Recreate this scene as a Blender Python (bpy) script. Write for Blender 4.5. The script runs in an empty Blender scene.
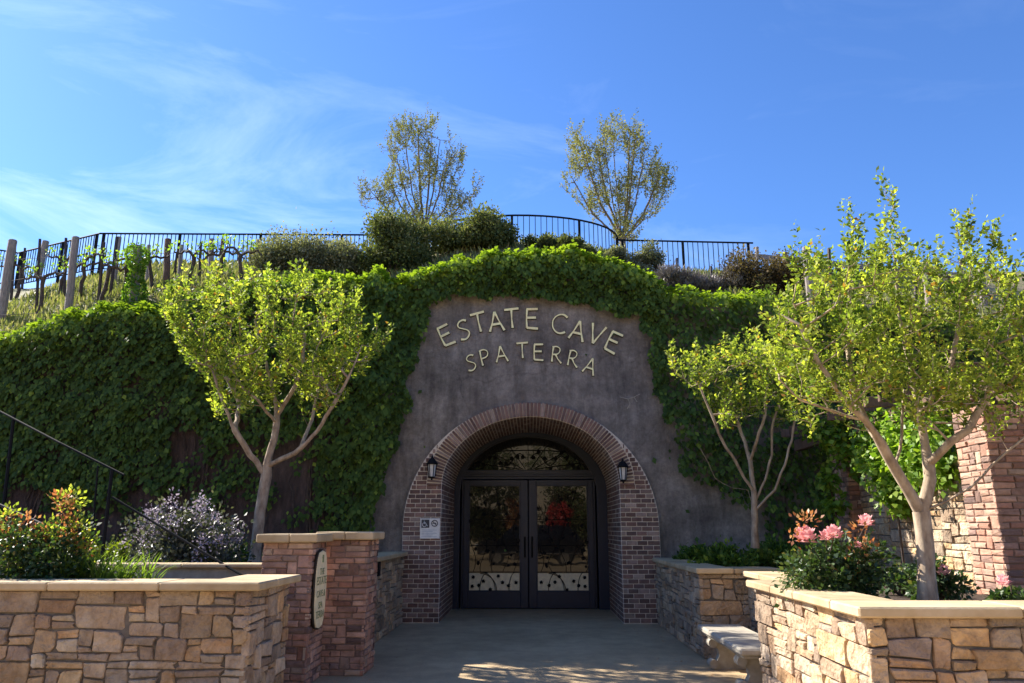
import bpy, math, random
import numpy as np
from mathutils import Vector, Matrix
from math import sin, cos, tan, pi, radians, sqrt, atan2

# ------------------------------------------------------------------ camera, light, sky
SC = bpy.context.scene
COL = SC.collection
F, PITCH, YAW, EYE = 760.0, radians(13.8), radians(1.36), 1.6
cam = bpy.data.cameras.new('camera'); camo = bpy.data.objects.new('camera', cam); COL.objects.link(camo)
camo.location = (0, 0, EYE); camo.rotation_euler = (radians(90)+PITCH, 0, YAW)
cam.sensor_width = 36; cam.lens = F/1024*36; cam.clip_end = 2000; cam.clip_start = 0.05
SC.camera = camo
SC.render.resolution_x, SC.render.resolution_y = 1024, 683
SUN_EL, SUN_AZ = radians(37), radians(-59)          # azimuth from +Y, negative = towards -X
sd = Vector((sin(SUN_AZ)*cos(SUN_EL), cos(SUN_AZ)*cos(SUN_EL), sin(SUN_EL)))
sun = bpy.data.lights.new('sun', 'SUN'); suno = bpy.data.objects.new('sun', sun); COL.objects.link(suno)
sun.energy = 3.6; sun.angle = radians(0.5); sun.color = (1.0, .93, .82)
suno.rotation_euler = sd.to_track_quat('Z', 'Y').to_euler()
W = bpy.data.worlds.new("World"); SC.world = W; W.use_nodes = True
wn, wl = W.node_tree.nodes, W.node_tree.links
for n in list(wn): wn.remove(n)
sky = wn.new('ShaderNodeTexSky'); sky.sky_type = 'NISHITA'; sky.sun_disc = False
sky.sun_elevation = SUN_EL; sky.sun_rotation = SUN_AZ
sky.air_density = 1.0; sky.dust_density = 0.25; sky.ozone_density = 3.0
tc = wn.new('ShaderNodeTexCoord'); mp = wn.new('ShaderNodeMapping'); wl.new(tc.outputs['Generated'], mp.inputs[0])
mp.inputs['Scale'].default_value = (1.2, 1.2, 4.2); mp.inputs['Rotation'].default_value = (0.25, 0.35, 0.3)
ns = wn.new('ShaderNodeTexNoise'); ns.inputs['Scale'].default_value = 2.3; ns.inputs['Detail'].default_value = 8
ns.inputs['Roughness'].default_value = .62; ns.inputs['Distortion'].default_value = .9
wl.new(mp.outputs[0], ns.inputs['Vector'])
rp = wn.new('ShaderNodeValToRGB'); rp.color_ramp.elements[0].position = .50; rp.color_ramp.elements[1].position = .98
wl.new(ns.outputs[0], rp.inputs[0])
sx = wn.new('ShaderNodeSeparateXYZ'); wl.new(tc.outputs['Generated'], sx.inputs[0])
mr = wn.new('ShaderNodeMapRange'); mr.inputs[1].default_value = .62; mr.inputs[2].default_value = .18   # more cirrus low down
wl.new(sx.outputs[2], mr.inputs[0])
mr2 = wn.new('ShaderNodeMapRange'); mr2.inputs[1].default_value = .5; mr2.inputs[2].default_value = -.5
mr2.inputs[3].default_value = .12; mr2.inputs[4].default_value = 1
wl.new(sx.outputs[0], mr2.inputs[0])
m1 = wn.new('ShaderNodeMath'); m1.operation = 'MULTIPLY'; wl.new(rp.outputs[0], m1.inputs[0]); wl.new(mr2.outputs[0], m1.inputs[1])
m2 = wn.new('ShaderNodeMath'); m2.operation = 'MULTIPLY_ADD'; wl.new(mr.outputs[0], m2.inputs[0]); m2.inputs[1].default_value = .55; m2.inputs[2].default_value = .14
m3 = wn.new('ShaderNodeMath'); m3.operation = 'MULTIPLY'; wl.new(m1.outputs[0], m3.inputs[0]); wl.new(m2.outputs[0], m3.inputs[1]); m3.use_clamp = True
tint = wn.new('ShaderNodeMix'); tint.data_type = 'RGBA'; tint.blend_type = 'MULTIPLY'; tint.inputs[0].default_value = 1
wl.new(sky.outputs[0], tint.inputs[6]); tint.inputs[7].default_value = (.43, .63, .93, 1)
mx = wn.new('ShaderNodeMix'); mx.data_type = 'RGBA'; mx.inputs[7].default_value = (7.2, 8.2, 9.2, 1)
wl.new(m3.outputs[0], mx.inputs[0]); wl.new(tint.outputs[2], mx.inputs[6])
bg = wn.new('ShaderNodeBackground'); bg.inputs['Strength'].default_value = .070
wl.new(mx.outputs[2], bg.inputs[0]); wo = wn.new('ShaderNodeOutputWorld'); wl.new(bg.outputs[0], wo.inputs[0])
SC.view_settings.view_transform = 'Standard'; SC.view_settings.look = 'None'
SC.view_settings.exposure = 1.9; SC.view_settings.gamma = 1; SC.view_settings.use_curve_mapping = False
SC.cycles.max_bounces = 6; SC.cycles.transparent_max_bounces = 6

R = random.Random(7); NR = np.random.default_rng(11)

# ------------------------------------------------------------------ helpers
def ray(x, y):
    a = (x-512)/F; b = -(y-341.5)/F
    Y = cos(PITCH)-b*sin(PITCH); Z = sin(PITCH)+b*cos(PITCH)
    c, s = cos(YAW), sin(YAW)
    return Vector((a*c-Y*s, a*s+Y*c, Z))
def at(x, y, Y):
    """point of the photo's pixel (x, y) at depth Y"""
    r = ray(x, y); t = Y/r.y
    return Vector((r.x*t, Y, EYE+r.z*t))
def tag(o, label, cat, group=None, kind=None):
    if label: o['label'] = label
    if cat: o['category'] = cat
    if group: o['group'] = group
    if kind: o['kind'] = kind
    return o
def empty(name, loc, label, cat, group=None):
    o = bpy.data.objects.new(name, None); COL.objects.link(o); o.location = loc
    o.empty_display_size = .1
    return tag(o, label, cat, group)
def link(name, me, parent=None):
    o = bpy.data.objects.new(name, me); COL.objects.link(o)
    if parent is not None:
        o.parent = parent
        if parent.type == 'EMPTY' or parent.parent is not None or parent.location.length:
            # meshes are written in world coordinates: undo the parents' translation
            off = Vector((0, 0, 0)); p = parent
            while p is not None: off += p.location; p = p.parent
            o.location = -off
    return o
class MB:
    """collects faces, then becomes one mesh object"""
    def __init__(s): s.v = []; s.f = []; s.t = []; s.mi = []
    def add(s, vs, fs, tint=(.5, .5, .5), mi=0):
        b = len(s.v); s.v.extend(tuple(v) for v in vs)
        for f in fs: s.f.append(tuple(b+i for i in f)); s.t.append(tint); s.mi.append(mi)
    def box(s, lo, hi, tint=(.5, .5, .5), mi=0, bev=0.0):
        x0, y0, z0 = lo; x1, y1, z1 = hi
        if bev <= 0:
            vs = [(x, y, z) for z in (z0, z1) for y in (y0, y1) for x in (x0, x1)]
            s.add(vs, [(0, 2, 3, 1), (4, 5, 7, 6), (0, 1, 5, 4), (2, 6, 7, 3), (0, 4, 6, 2), (1, 3, 7, 5)], tint, mi)
            return
        s.obox(Vector(((x0+x1)/2, (y0+y1)/2, (z0+z1)/2)), Vector((1, 0, 0)), Vector((0, 1, 0)), Vector((0, 0, 1)),
               (x1-x0)/2, (y1-y0)/2, (z1-z0)/2, bev, tint, mi)
    def obox(s, c, ax, ay, az, hx, hy, hz, bev=0.0, tint=(.5, .5, .5), mi=0):
        """oriented, chamfered box (24 corners)"""
        c = Vector(c)
        if bev <= 0:
            vs = [c+ax*(hx*i)+ay*(hy*j)+az*(hz*k) for k in (-1, 1) for j in (-1, 1) for i in (-1, 1)]
            s.add(vs, [(0, 2, 3, 1), (4, 5, 7, 6), (0, 1, 5, 4), (2, 6, 7, 3), (0, 4, 6, 2), (1, 3, 7, 5)], tint, mi); return
        vs = []; idx = {}
        for i in (-1, 1):
            for j in (-1, 1):
                for k in (-1, 1):
                    for a in range(3):
                        h = [hx-bev, hy-bev, hz-bev]; h[a] += bev
                        idx[(i, j, k, a)] = len(vs)
                        vs.append(c+ax*(h[0]*i)+ay*(h[1]*j)+az*(h[2]*k))
        fs = []
        for a in range(3):
            b, d = (a+1) % 3, (a+2) % 3
            for sg in (-1, 1):
                q = []
                for (u, w) in ((-1, -1), (1, -1), (1, 1), (-1, 1)):
                    t = [0, 0, 0]; t[a] = sg; t[b] = u; t[d] = w; q.append(idx[(*t, a)])
                fs.append(q if sg > 0 else q[::-1])
            for u in (-1, 1):
                for w in (-1, 1):   # edges along axis a
                    t0 = [0, 0, 0]; t0[a] = -1; t0[b] = u; t0[d] = w; t1 = list(t0); t1[a] = 1
                    fs.append((idx[(*t0, b)], idx[(*t1, b)], idx[(*t1, d)], idx[(*t0, d)]))
        for i in (-1, 1):
            for j in (-1, 1):
                for k in (-1, 1): fs.append((idx[(i, j, k, 0)], idx[(i, j, k, 1)], idx[(i, j, k, 2)]))
        s.add(vs, fs, tint, mi)
    def tube(s, pts, rad, n=6, tint=(.5, .5, .5), mi=0, cap=True):
        pts = [Vector(p) for p in pts]
        if len(pts) < 2: return
        if not hasattr(rad, '__len__'): rad = [rad]*len(pts)
        vs = []; prev = None
        for i, p in enumerate(pts):
            d = (pts[min(i+1, len(pts)-1)]-pts[max(i-1, 0)])
            if d.length < 1e-9: d = Vector((0, 0, 1))
            d.normalize()
            if prev is None:
                up = Vector((0, 0, 1)) if abs(d.z) < .9 else Vector((1, 0, 0))
                a = d.cross(up).normalized()
            else:
                a = prev-d*prev.dot(d)
                a = a.normalized() if a.length > 1e-6 else d.orthogonal().normalized()
            prev = a; b = d.cross(a)
            for k in range(n):
                t = 2*pi*k/n; vs.append(p+a*(rad[i]*cos(t))+b*(rad[i]*sin(t)))
        fs = []
        for i in range(len(pts)-1):
            for k in range(n):
                k2 = (k+1) % n; fs.append((i*n+k, i*n+k2, (i+1)*n+k2, (i+1)*n+k))
        if cap:
            fs.append(tuple(range(n))[::-1]); m = (len(pts)-1)*n; fs.append(tuple(range(m, m+n)))
        s.add(vs, fs, tint, mi)
    def lathe(s, c, prof, n=16, tint=(.5, .5, .5), mi=0):
        c = Vector(c); vs = []
        for (r, z) in prof:
            for k in range(n): t = 2*pi*k/n; vs.append((c.x+r*cos(t), c.y+r*sin(t), c.z+z))
        fs = []
        for i in range(len(prof)-1):
            for k in range(n): k2 = (k+1) % n; fs.append((i*n+k, i*n+k2, (i+1)*n+k2, (i+1)*n+k))
        s.add(vs, fs, tint, mi)
    def build(s, name, mats, parent=None, smooth=False):
        me = bpy.data.meshes.new(name); me.from_pydata(s.v, [], s.f)
        if not isinstance(mats, (list, tuple)): mats = [mats]
        for m in mats: me.materials.append(m)
        at_ = me.attributes.new('tint', 'FLOAT_COLOR', 'FACE')
        a = np.ones((len(s.f), 4), dtype=np.float32)
        if s.f: a[:, :3] = np.array(s.t, dtype=np.float32)
        at_.data.foreach_set('color', a.ravel())
        if len(mats) > 1: me.polygons.foreach_set('material_index', s.mi)
        if smooth: me.polygons.foreach_set('use_smooth', [True]*len(s.f))
        me.update()
        return link(name, me, parent)

# ------------------------------------------------------------------ materials
def newmat(name):
    m = bpy.data.materials.new(name); m.use_nodes = True
    nt = m.node_tree; b = nt.nodes['Principled BSDF']
    return m, nt, b
def noise(nt, scale, detail=5, rough=.55, coord='Object', stretch=None):
    c = nt.nodes.new('ShaderNodeTexCoord'); v = c.outputs[coord]
    if stretch:
        mp_ = nt.nodes.new('ShaderNodeMapping'); mp_.inputs['Scale'].default_value = stretch
        nt.links.new(v, mp_.inputs[0]); v = mp_.outputs[0]
    n = nt.nodes.new('ShaderNodeTexNoise'); n.inputs['Scale'].default_value = scale
    n.inputs['Detail'].default_value = detail; n.inputs['Roughness'].default_value = rough
    nt.links.new(v, n.inputs['Vector']); return n.outputs[0]
def ramp(nt, src, stops):
    r = nt.nodes.new('ShaderNodeValToRGB'); e = r.color_ramp.elements
    while len(e) < len(stops): e.new(.5)
    for k, (p, c) in enumerate(stops): e[k].position = p; e[k].color = (*c, 1)
    nt.links.new(src, r.inputs[0]); return r.outputs[0]
def mixc(nt, a, b, fac, mode='MIX'):
    m = nt.nodes.new('ShaderNodeMix'); m.data_type = 'RGBA'; m.blend_type = mode
    if isinstance(fac, float): m.inputs[0].default_value = fac
    else: nt.links.new(fac, m.inputs[0])
    for k, v in ((6, a), (7, b)):
        if isinstance(v, tuple): m.inputs[k].default_value = (*v, 1)
        else: nt.links.new(v, m.inputs[k])
    return m.outputs[2]
def bump2(nt, b, scale, strength, dist):
    v = nt.nodes.new('ShaderNodeTexVoronoi'); v.inputs['Scale'].default_value = scale; c = nt.nodes.new('ShaderNodeTexCoord')
    n = nt.nodes.new('ShaderNodeTexNoise'); n.inputs['Scale'].default_value = 6; n.inputs['Detail'].default_value = 8; nt.links.new(c.outputs['Object'], n.inputs[0])
    m = nt.nodes.new('ShaderNodeMix'); m.data_type = 'RGBA'; m.inputs[0].default_value = .3; nt.links.new(c.outputs['Object'], m.inputs[6]); nt.links.new(n.outputs[1], m.inputs[7])
    nt.links.new(m.outputs[2], v.inputs['Vector']); prev = b.inputs['Normal'].links[0].from_node
    k = nt.nodes.new('ShaderNodeBump'); k.inputs['Strength'].default_value = strength; k.inputs['Distance'].default_value = dist
    nt.links.new(v.outputs['Distance'], k.inputs['Height']); nt.links.new(k.outputs[0], prev.inputs['Normal'])
def bump(nt, b, src, strength, dist):
    n = nt.nodes.new('ShaderNodeBump'); n.inputs['Strength'].default_value = strength; n.inputs['Distance'].default_value = dist
    nt.links.new(src, n.inputs['Height']); nt.links.new(n.outputs[0], b.inputs['Normal'])
def tintsep(nt):
    a = nt.nodes.new('ShaderNodeAttribute'); a.attribute_name = 'tint'
    s = nt.nodes.new('ShaderNodeSeparateColor'); nt.links.new(a.outputs['Color'], s.inputs[0]); return s.outputs
def rough_mat(name, stops, scale=8, bumpsc=40, bstr=.4, bd=.01, rough=.9, stretch=None, tinted=False):
    m, nt, b = newmat(name)
    n = noise(nt, scale, 8, .62, stretch=stretch); c = ramp(nt, n, stops)
    if tinted:
        t = tintsep(nt)[0]; g = ramp(nt, t, [(0, (.55, .55, .55)), (1, (1.35, 1.35, 1.35))]); c = mixc(nt, c, g, 1.0, 'MULTIPLY')
    nt.links.new(c, b.inputs['Base Color']); b.inputs['Roughness'].default_value = rough
    bump(nt, b, noise(nt, bumpsc, 8, .7, stretch=stretch), bstr, bd); return m
def plain(name, col, rough=.5, metal=0.0, bstr=0.0, bs=60):
    m, nt, b = newmat(name)
    n = noise(nt, 14, 6); c = ramp(nt, n, [(.3, tuple(x*.82 for x in col)), (.7, tuple(min(1, x*1.12) for x in col))])
    nt.links.new(c, b.inputs['Base Color']); b.inputs['Roughness'].default_value = rough; b.inputs['Metallic'].default_value = metal
    if bstr: bump(nt, b, noise(nt, bs, 6), bstr, .004)
    return m
def masonry(name, stops, bscale=30, bstr=.6, bd=.012, streak=.0):
    """each stone or brick gets its own colour out of the ramp (face attribute), plus grain and stains"""
    m, nt, b = newmat(name)
    s = tintsep(nt); base = ramp(nt, s[0], stops)
    v = ramp(nt, s[1], [(0, (.68, .68, .68)), (1, (1.25, 1.25, 1.25))]); c = mixc(nt, base, v, 1.0, 'MULTIPLY')
    n1 = noise(nt, 9, 8, .7); g = ramp(nt, n1, [(.3, (.62, .60, .58)), (.55, (1, 1, 1)), (.75, (1.22, 1.18, 1.1))])
    c = mixc(nt, c, g, 1.0, 'MULTIPLY')
    n2 = noise(nt, 3.1, 5, .6); st = ramp(nt, n2, [(.42, (.55, .36, .20)), (.62, (1, 1, 1))])
    c = mixc(nt, c, mixc(nt, c, st, 1.0, 'MULTIPLY'), streak)
    nt.links.new(c, b.inputs['Base Color']); b.inputs['Roughness'].default_value = .9
    bump(nt, b, noise(nt, bscale, 9, .72), bstr, bd)
    if bd > .015: bump2(nt, b, 13, .7, .05)
    return m
def leafmat(name, stops, trans=.4, tcol=None, rough=.45, spec=.35, gain=1.0):
    m, nt, b = newmat(name); s = tintsep(nt); c = ramp(nt, s[0], stops)
    nt.links.new(c, b.inputs['Base Color']); b.inputs['Roughness'].default_value = rough
    b.inputs['Specular IOR Level'].default_value = spec
    tr = nt.nodes.new('ShaderNodeBsdfTranslucent')
    hc = mixc(nt, c, tcol or (1.5, 1.6, .6), 1.0, 'MULTIPLY'); nt.links.new(hc, tr.inputs[0])
    mi = nt.nodes.new('ShaderNodeMixShader'); mi.inputs[0].default_value = trans
    nt.links.new(b.outputs[0], mi.inputs[1]); nt.links.new(tr.outputs[0], mi.inputs[2])
    nt.links.new(mi.outputs[0], nt.nodes['Material Output'].inputs[0]); return m

M = {}
STONE = [(0, (.37, .27, .19)), (.18, (.53, .39, .265)), (.36, (.62, .48, .33)), (.55, (.45, .35, .26)), (.7, (.70, .49, .26)), (.82, (.60, .38, .20)), (.92, (.31, .245, .205)), (1, (.72, .59, .41))]
M['stone'] = masonry('field_stone', STONE, 22, .8, .02, .35)
M['stone_grey'] = masonry('grey_field_stone', [(0, (.34, .26, .18)), (.4, (.48, .38, .27)), (.7, (.58, .45, .29)), (.85, (.62, .41, .23)), (1, (.36, .30, .23))], 22, .8, .02, .3)
M['mortar'] = rough_mat('stone_joint', [(.3, (.10, .085, .07)), (.7, (.19, .16, .13))], 12)
M['cap'] = rough_mat('sandstone_cap', [(.25, (.36, .25, .135)), (.5, (.50, .37, .21)), (.75, (.60, .47, .30))], 3.2, 60, .5, .01, tinted=True)
M['pier_brick'] = masonry('tumbled_brick', [(0, (.36, .175, .12)), (.25, (.45, .255, .18)), (.5, (.55, .345, .25)), (.75, (.38, .225, .17)), (.9, (.22, .14, .12)), (1, (.62, .45, .32))], 45, .7, .01, .15)
M['pier_joint'] = rough_mat('pier_joint', [(.3, (.17, .11, .085)), (.7, (.27, .19, .145))], 12)
M['arch_brick'] = masonry('dark_brick', [(0, (.17, .09, .068)), (.3, (.24, .14, .105)), (.6, (.14, .085, .07)), (.85, (.29, .195, .155)), (1, (.37, .28, .22))], 50, .5, .006, .0)
M['arch_mortar'] = rough_mat('light_mortar', [(.3, (.62, .53, .42)), (.7, (.80, .71, .58))], 20)
M['soil'] = rough_mat('bark_mulch', [(.3, (.03, .018, .012)), (.7, (.09, .055, .035))], 25, 60, 1, .03)
M['iron'] = plain('black_iron', (.010, .010, .011), .8, .0)
M['door'] = plain('painted_steel_door', (.005, .014, .036), .4, .0)
M['wood_grey'] = rough_mat('weathered_post', [(.3, (.17, .14, .12)), (.7, (.36, .31, .27))], 9, 40, .8, .01, stretch=(6, 6, .8))
M['wood_brown'] = rough_mat('brown_post', [(.3, (.09, .05, .032)), (.7, (.20, .12, .08))], 9, 40, .8, .01, stretch=(6, 6, .8))
M['iron'].node_tree.nodes['Principled BSDF'].inputs['Specular IOR Level'].default_value = .15
M['stake'] = plain('rusty_stake', (.055, .040, .035), .8, .0, .5)
M['vinebark'] = rough_mat('vine_bark', [(.3, (.035, .024, .018)), (.7, (.13, .09, .065))], 12, 50, 1, .015, stretch=(4, 4, 1))
M['myrtle_bark'] = rough_mat('smooth_mottled_bark', [(.3, (.18, .125, .08)), (.5, (.34, .255, .175)), (.7, (.48, .39, .28))], 7, 30, .5, .006, stretch=(2, 2, .8))
M['grey_bark'] = rough_mat('grey_bark', [(.3, (.11, .085, .065)), (.7, (.27, .21, .16))], 12, 40, .8, .01)
M['bench'] = rough_mat('cast_stone', [(.3, (.27, .24, .19)), (.7, (.42, .38, .31))], 9, 60, .6, .006)
M['gilt'] = plain('cream_gilt', (1.0, .85, .44), .5)
M['giltedge'] = plain('dark_letter_edge', (.03, .022, .014), .8)
M['cream_fill'] = plain('cream_lower_fill', (.80, .71, .47), .25)  # plain cream fill of the lower door panel
M['white'] = plain('white_panel', (.78, .74, .66), .5)
M['dark'] = plain('dark_print', (.04, .04, .045), .5)
M['greyprint'] = plain('grey_print', (.42, .43, .44), .6)
M['cream'] = plain('cream_sign', (.92, .78, .48), .6)
M['olive'] = plain('olive_print', (.20, .23, .10), .6)
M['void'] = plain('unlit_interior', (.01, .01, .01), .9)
M['lampglass'] = plain('frosted_lamp_glass', (.62, .62, .60), .25)

# portal concrete: blotches, drip streaks, warm patches, a lighter apron
m, nt, b = newmat('stained_concrete')
n1 = noise(nt, 1.5, 9, .65); c1 = ramp(nt, n1, [(.28, (.11, .094, .079)), (.5, (.225, .196, .168)), (.72, (.38, .342, .298))])
n2 = noise(nt, 2.4, 7, .7, stretch=(1.7, 1, .34)); c2 = ramp(nt, n2, [(.36, (.42, .40, .39)), (.56, (1, 1, 1)), (.8, (1.2, 1.17, 1.12))])
c = mixc(nt, c1, c2, .7, 'MULTIPLY')
n3 = noise(nt, 14, 8, .75); c3 = ramp(nt, n3, [(.3, (.65, .65, .65)), (.7, (1.35, 1.33, 1.3))]); c = mixc(nt, c, c3, .95, 'MULTIPLY')
vo = nt.nodes.new('ShaderNodeTexVoronoi'); vo.feature = 'DISTANCE_TO_EDGE'; vo.inputs['Scale'].default_value = .55
tcc = nt.nodes.new('ShaderNodeTexCoord'); nz = nt.nodes.new('ShaderNodeTexNoise'); nz.inputs['Scale'].default_value = 2.5; nz.inputs['Detail'].default_value = 6
nt.links.new(tcc.outputs['Object'], nz.inputs[0])
ad = nt.nodes.new('ShaderNodeMix'); ad.data_type = 'RGBA'; ad.inputs[0].default_value = .35
nt.links.new(tcc.outputs['Object'], ad.inputs[6]); nt.links.new(nz.outputs[1], ad.inputs[7]); nt.links.new(ad.outputs[2], vo.inputs['Vector'])
cr = ramp(nt, vo.outputs['Distance'], [(0, (.45, .43, .42)), (.008, (1, 1, 1))]); c = mixc(nt, c, cr, .4, 'MULTIPLY')
nt.links.new(c, b.inputs['Base Color']); b.inputs['Roughness'].default_value = .92
bump(nt, b, noise(nt, 18, 10, .75), .9, .03); M['concrete'] = m
M['oldwall'] = rough_mat('dark_earth_wall', [(.3, (.035, .024, .02)), (.5, (.075, .05, .042)), (.72, (.14, .095, .082))], 4, 22, 1, .04, stretch=(2.2, 1, .6))

# paving: washed concrete, joints, faint stains
m, nt, b = newmat('washed_concrete')
c1 = ramp(nt, noise(nt, .7, 8, .6), [(.3, (.37, .265, .15)), (.7, (.51, .38, .225))])
c2 = ramp(nt, noise(nt, 60, 3, .8), [(.3, (.6, .6, .6)), (.7, (1.35, 1.33, 1.3))]); c = mixc(nt, c1, c2, .8, 'MULTIPLY')
c3 = ramp(nt, noise(nt, 3.5, 6, .7), [(.35, (.78, .77, .76)), (.6, (1.08, 1.07, 1.05))]); c = mixc(nt, c, c3, .8, 'MULTIPLY')
nt.links.new(c, b.inputs['Base Color']); b.inputs['Roughness'].default_value = .85
bump(nt, b, noise(nt, 90, 4, .8), .5, .005); M['paving'] = m
M['earth'] = rough_mat('open_ground', [(.3, (.14, .12, .085)), (.7, (.24, .21, .15))], .8, 30, .5, .02)
M['hill'] = rough_mat('hill_soil_and_turf', [(.3, (.13, .12, .045)), (.5, (.19, .18, .07)), (.7, (.28, .21, .12))], 1.6, 14, 1, .05)

M['ivy'] = leafmat('ivy_leaf', [(0, (.030, .052, .014)), (.4, (.068, .122, .026)), (.75, (.125, .20, .038)), (1, (.27, .36, .05))], .38, (1.6, 1.7, .5), .6, .2)
M['ivy_light'] = leafmat('climber_leaf', [(0, (.06, .13, .015)), (.6, (.16, .28, .03)), (1, (.28, .38, .05))], .45)
M['myrtle'] = leafmat('fresh_myrtle_leaf', [(0, (.04, .075, .018)), (.3, (.14, .19, .035)), (.7, (.33, .37, .06)), (.97, (.56, .54, .11)), (1, (.34, .18, .05))], .5, (1.45, 1.6, .7), .6, .18)
M['olive_leaf'] = leafmat('small_spring_leaf', [(0, (.10, .10, .04)), (.6, (.20, .20, .075)), (1, (.31, .28, .12))], .4, (1.2, 1.3, .7), .8, .1)
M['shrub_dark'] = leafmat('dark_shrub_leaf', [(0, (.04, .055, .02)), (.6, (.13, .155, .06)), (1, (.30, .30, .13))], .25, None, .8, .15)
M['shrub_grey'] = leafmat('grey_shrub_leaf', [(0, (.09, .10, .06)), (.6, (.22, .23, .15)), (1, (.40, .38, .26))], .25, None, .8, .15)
M['shrub_brown'] = leafmat('brown_shrub_leaf', [(0, (.045, .035, .02)), (.6, (.13, .095, .05)), (1, (.26, .20, .11))], .25, None, .8, .15)
M['lav_grey'] = leafmat('lavender_stalk', [(0, (.11, .10, .08)), (.6, (.20, .18, .15)), (1, (.30, .25, .27))], .2, (1, 1, 1))
M['rose_leaf'] = leafmat('rose_leaf', [(0, (.02, .045, .014)), (.6, (.05, .09, .03)), (.9, (.11, .15, .05)), (1, (.2, .2, .07))], .3)
M['red_leaf'] = leafmat('copper_new_leaf', [(0, (.22, .08, .04)), (.5, (.38, .17, .07)), (1, (.50, .32, .13))], .45, (1.4, 1.1, .8))
M['lily'] = leafmat('daylily_leaf', [(0, (.10, .17, .03)), (1, (.22, .30, .06))], .45)
M['lilac'] = leafmat('lilac_blossom', [(0, (.22, .18, .24)), (.6, (.36, .31, .38)), (1, (.56, .50, .56))], .3, (1, 1, 1))
M['lilac_leaf'] = leafmat('grey_lilac_leaf', [(0, (.035, .045, .035)), (.6, (.075, .085, .065)), (1, (.15, .16, .12))], .2)
M['yellowgreen'] = leafmat('yellow_green_leaf', [(0, (.06, .09, .012)), (1, (.19, .23, .03))], .4)
M['pink'] = leafmat('pink_petal', [(0, (.74, .26, .30)), (.6, (.90, .50, .50)), (1, (.93, .70, .66))], .35, (1.1, 1, 1))
M['grass'] = leafmat('hill_grass', [(0, (.12, .15, .03)), (.6, (.22, .25, .07)), (1, (.38, .34, .17))], .45, (1.2, 1.2, .8))
M['redtree'] = leafmat('crimson_leaf', [(0, (.40, .03, .03)), (1, (.75, .10, .08))], .4, (1.2, 1, 1))

# ------------------------------------------------------------------ leaves, branches
def leafmesh(name, P, T, N, size, mat, parent=None, wid=.34, tints=None, fold=.12):
    """many small folded kite leaves as ONE mesh; P base points, T directions, N normals"""
    P = np.asarray(P, float); n = len(P)
    T = T/np.maximum(np.linalg.norm(T, axis=1, keepdims=True), 1e-6)
    B = np.cross(N, T); B /= np.maximum(np.linalg.norm(B, axis=1, keepdims=True), 1e-6)
    Nn = np.cross(T, B)
    L = (np.asarray(size)*(np.ones(n)))[:, None]
    v = np.empty((n, 4, 3)); v[:, 0] = P
    v[:, 1] = P+T*L*.45+B*L*wid+Nn*L*fold; v[:, 2] = P+T*L; v[:, 3] = P+T*L*.45-B*L*wid+Nn*L*fold
    me = bpy.data.meshes.new(name)
    me.vertices.add(n*4); me.vertices.foreach_set('co', v.astype(np.float32).ravel())
    me.loops.add(n*4); me.loops.foreach_set('vertex_index', np.arange(n*4, dtype=np.int32))
    me.polygons.add(n); me.polygons.foreach_set('loop_start', np.arange(0, n*4, 4, dtype=np.int32))
    me.polygons.foreach_set('loop_total', np.full(n, 4, dtype=np.int32))
    a = me.attributes.new('tint', 'FLOAT_COLOR', 'FACE')
    t = np.ones((n, 4), dtype=np.float32); t[:, 0] = NR.random(n) if tints is None else np.clip(tints, 0, 1); a.data.foreach_set('color', t.ravel())
    me.materials.append(mat); me.update(calc_edges=True); me.validate()
    return link(name, me, parent)
def rnd(n, s=1.0): return NR.normal(0, s, (n, 3))
def cloud(centers, radii, n, flat=1.0):
    """n points spread in clumps: centres weighted by volume"""
    centers = np.asarray(centers, float); radii = np.asarray(radii, float)
    w = radii**2; w /= w.sum(); k = NR.choice(len(centers), n, p=w)
    d = rnd(n); d /= np.linalg.norm(d, axis=1, keepdims=True)
    r = (NR.random(n)**.45)[:, None]*radii[k][:, None]*(1+.25*NR.normal(0, 1, n))[:, None]
    d2 = d.copy(); d2[:, 2] *= flat
    return centers[k]+d2*r, d, k
def shrub(name, base, rx, ry, rz, n, size, mat, label, cat, group=None, lumps=16, stemmat='vinebark', wid=.34, up=.3, loose=.10, extra=None):
    """a bush whose foliage fills an uneven dome above its base point"""
    base = Vector(base); root = empty(name, base, label, cat, group)
    cs = []; rs = []
    for i in range(lumps):
        a = R.uniform(0, 2*pi); e = math.asin(R.uniform(.0, 1)); q = R.uniform(.45, .9)
        cs.append((base.x+rx*q*cos(a)*cos(e), base.y+ry*q*sin(a)*cos(e), base.z+rz*(.12+.8*sin(e)*q)))
        rs.append(min(rx, rz)*R.uniform(.28, .5))
    P, D, k = cloud(cs, rs, n)
    P[:, 2] = np.maximum(P[:, 2], base.z-.02)
    j = NR.random(n) < loose; P[j] += rnd(j.sum(), .12*min(rx, rz))
    T = D*.8+rnd(n, .5); T[:, 2] += up
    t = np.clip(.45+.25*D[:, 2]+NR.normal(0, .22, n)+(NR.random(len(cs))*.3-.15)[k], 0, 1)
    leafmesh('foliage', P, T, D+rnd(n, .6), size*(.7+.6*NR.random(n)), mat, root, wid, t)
    mb = MB()
    for c in cs[:12]:
        mid = (Vector(c)+base)/2+Vector((R.uniform(-.1, .1), R.uniform(-.1, .1), 0))
        mb.tube([base+Vector((R.uniform(-.06, .06), R.uniform(-.06, .06), -.05)), mid, c], [.018, .012, .005], 5)
    mb.build('stems', M[stemmat], root)
    return root

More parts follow.
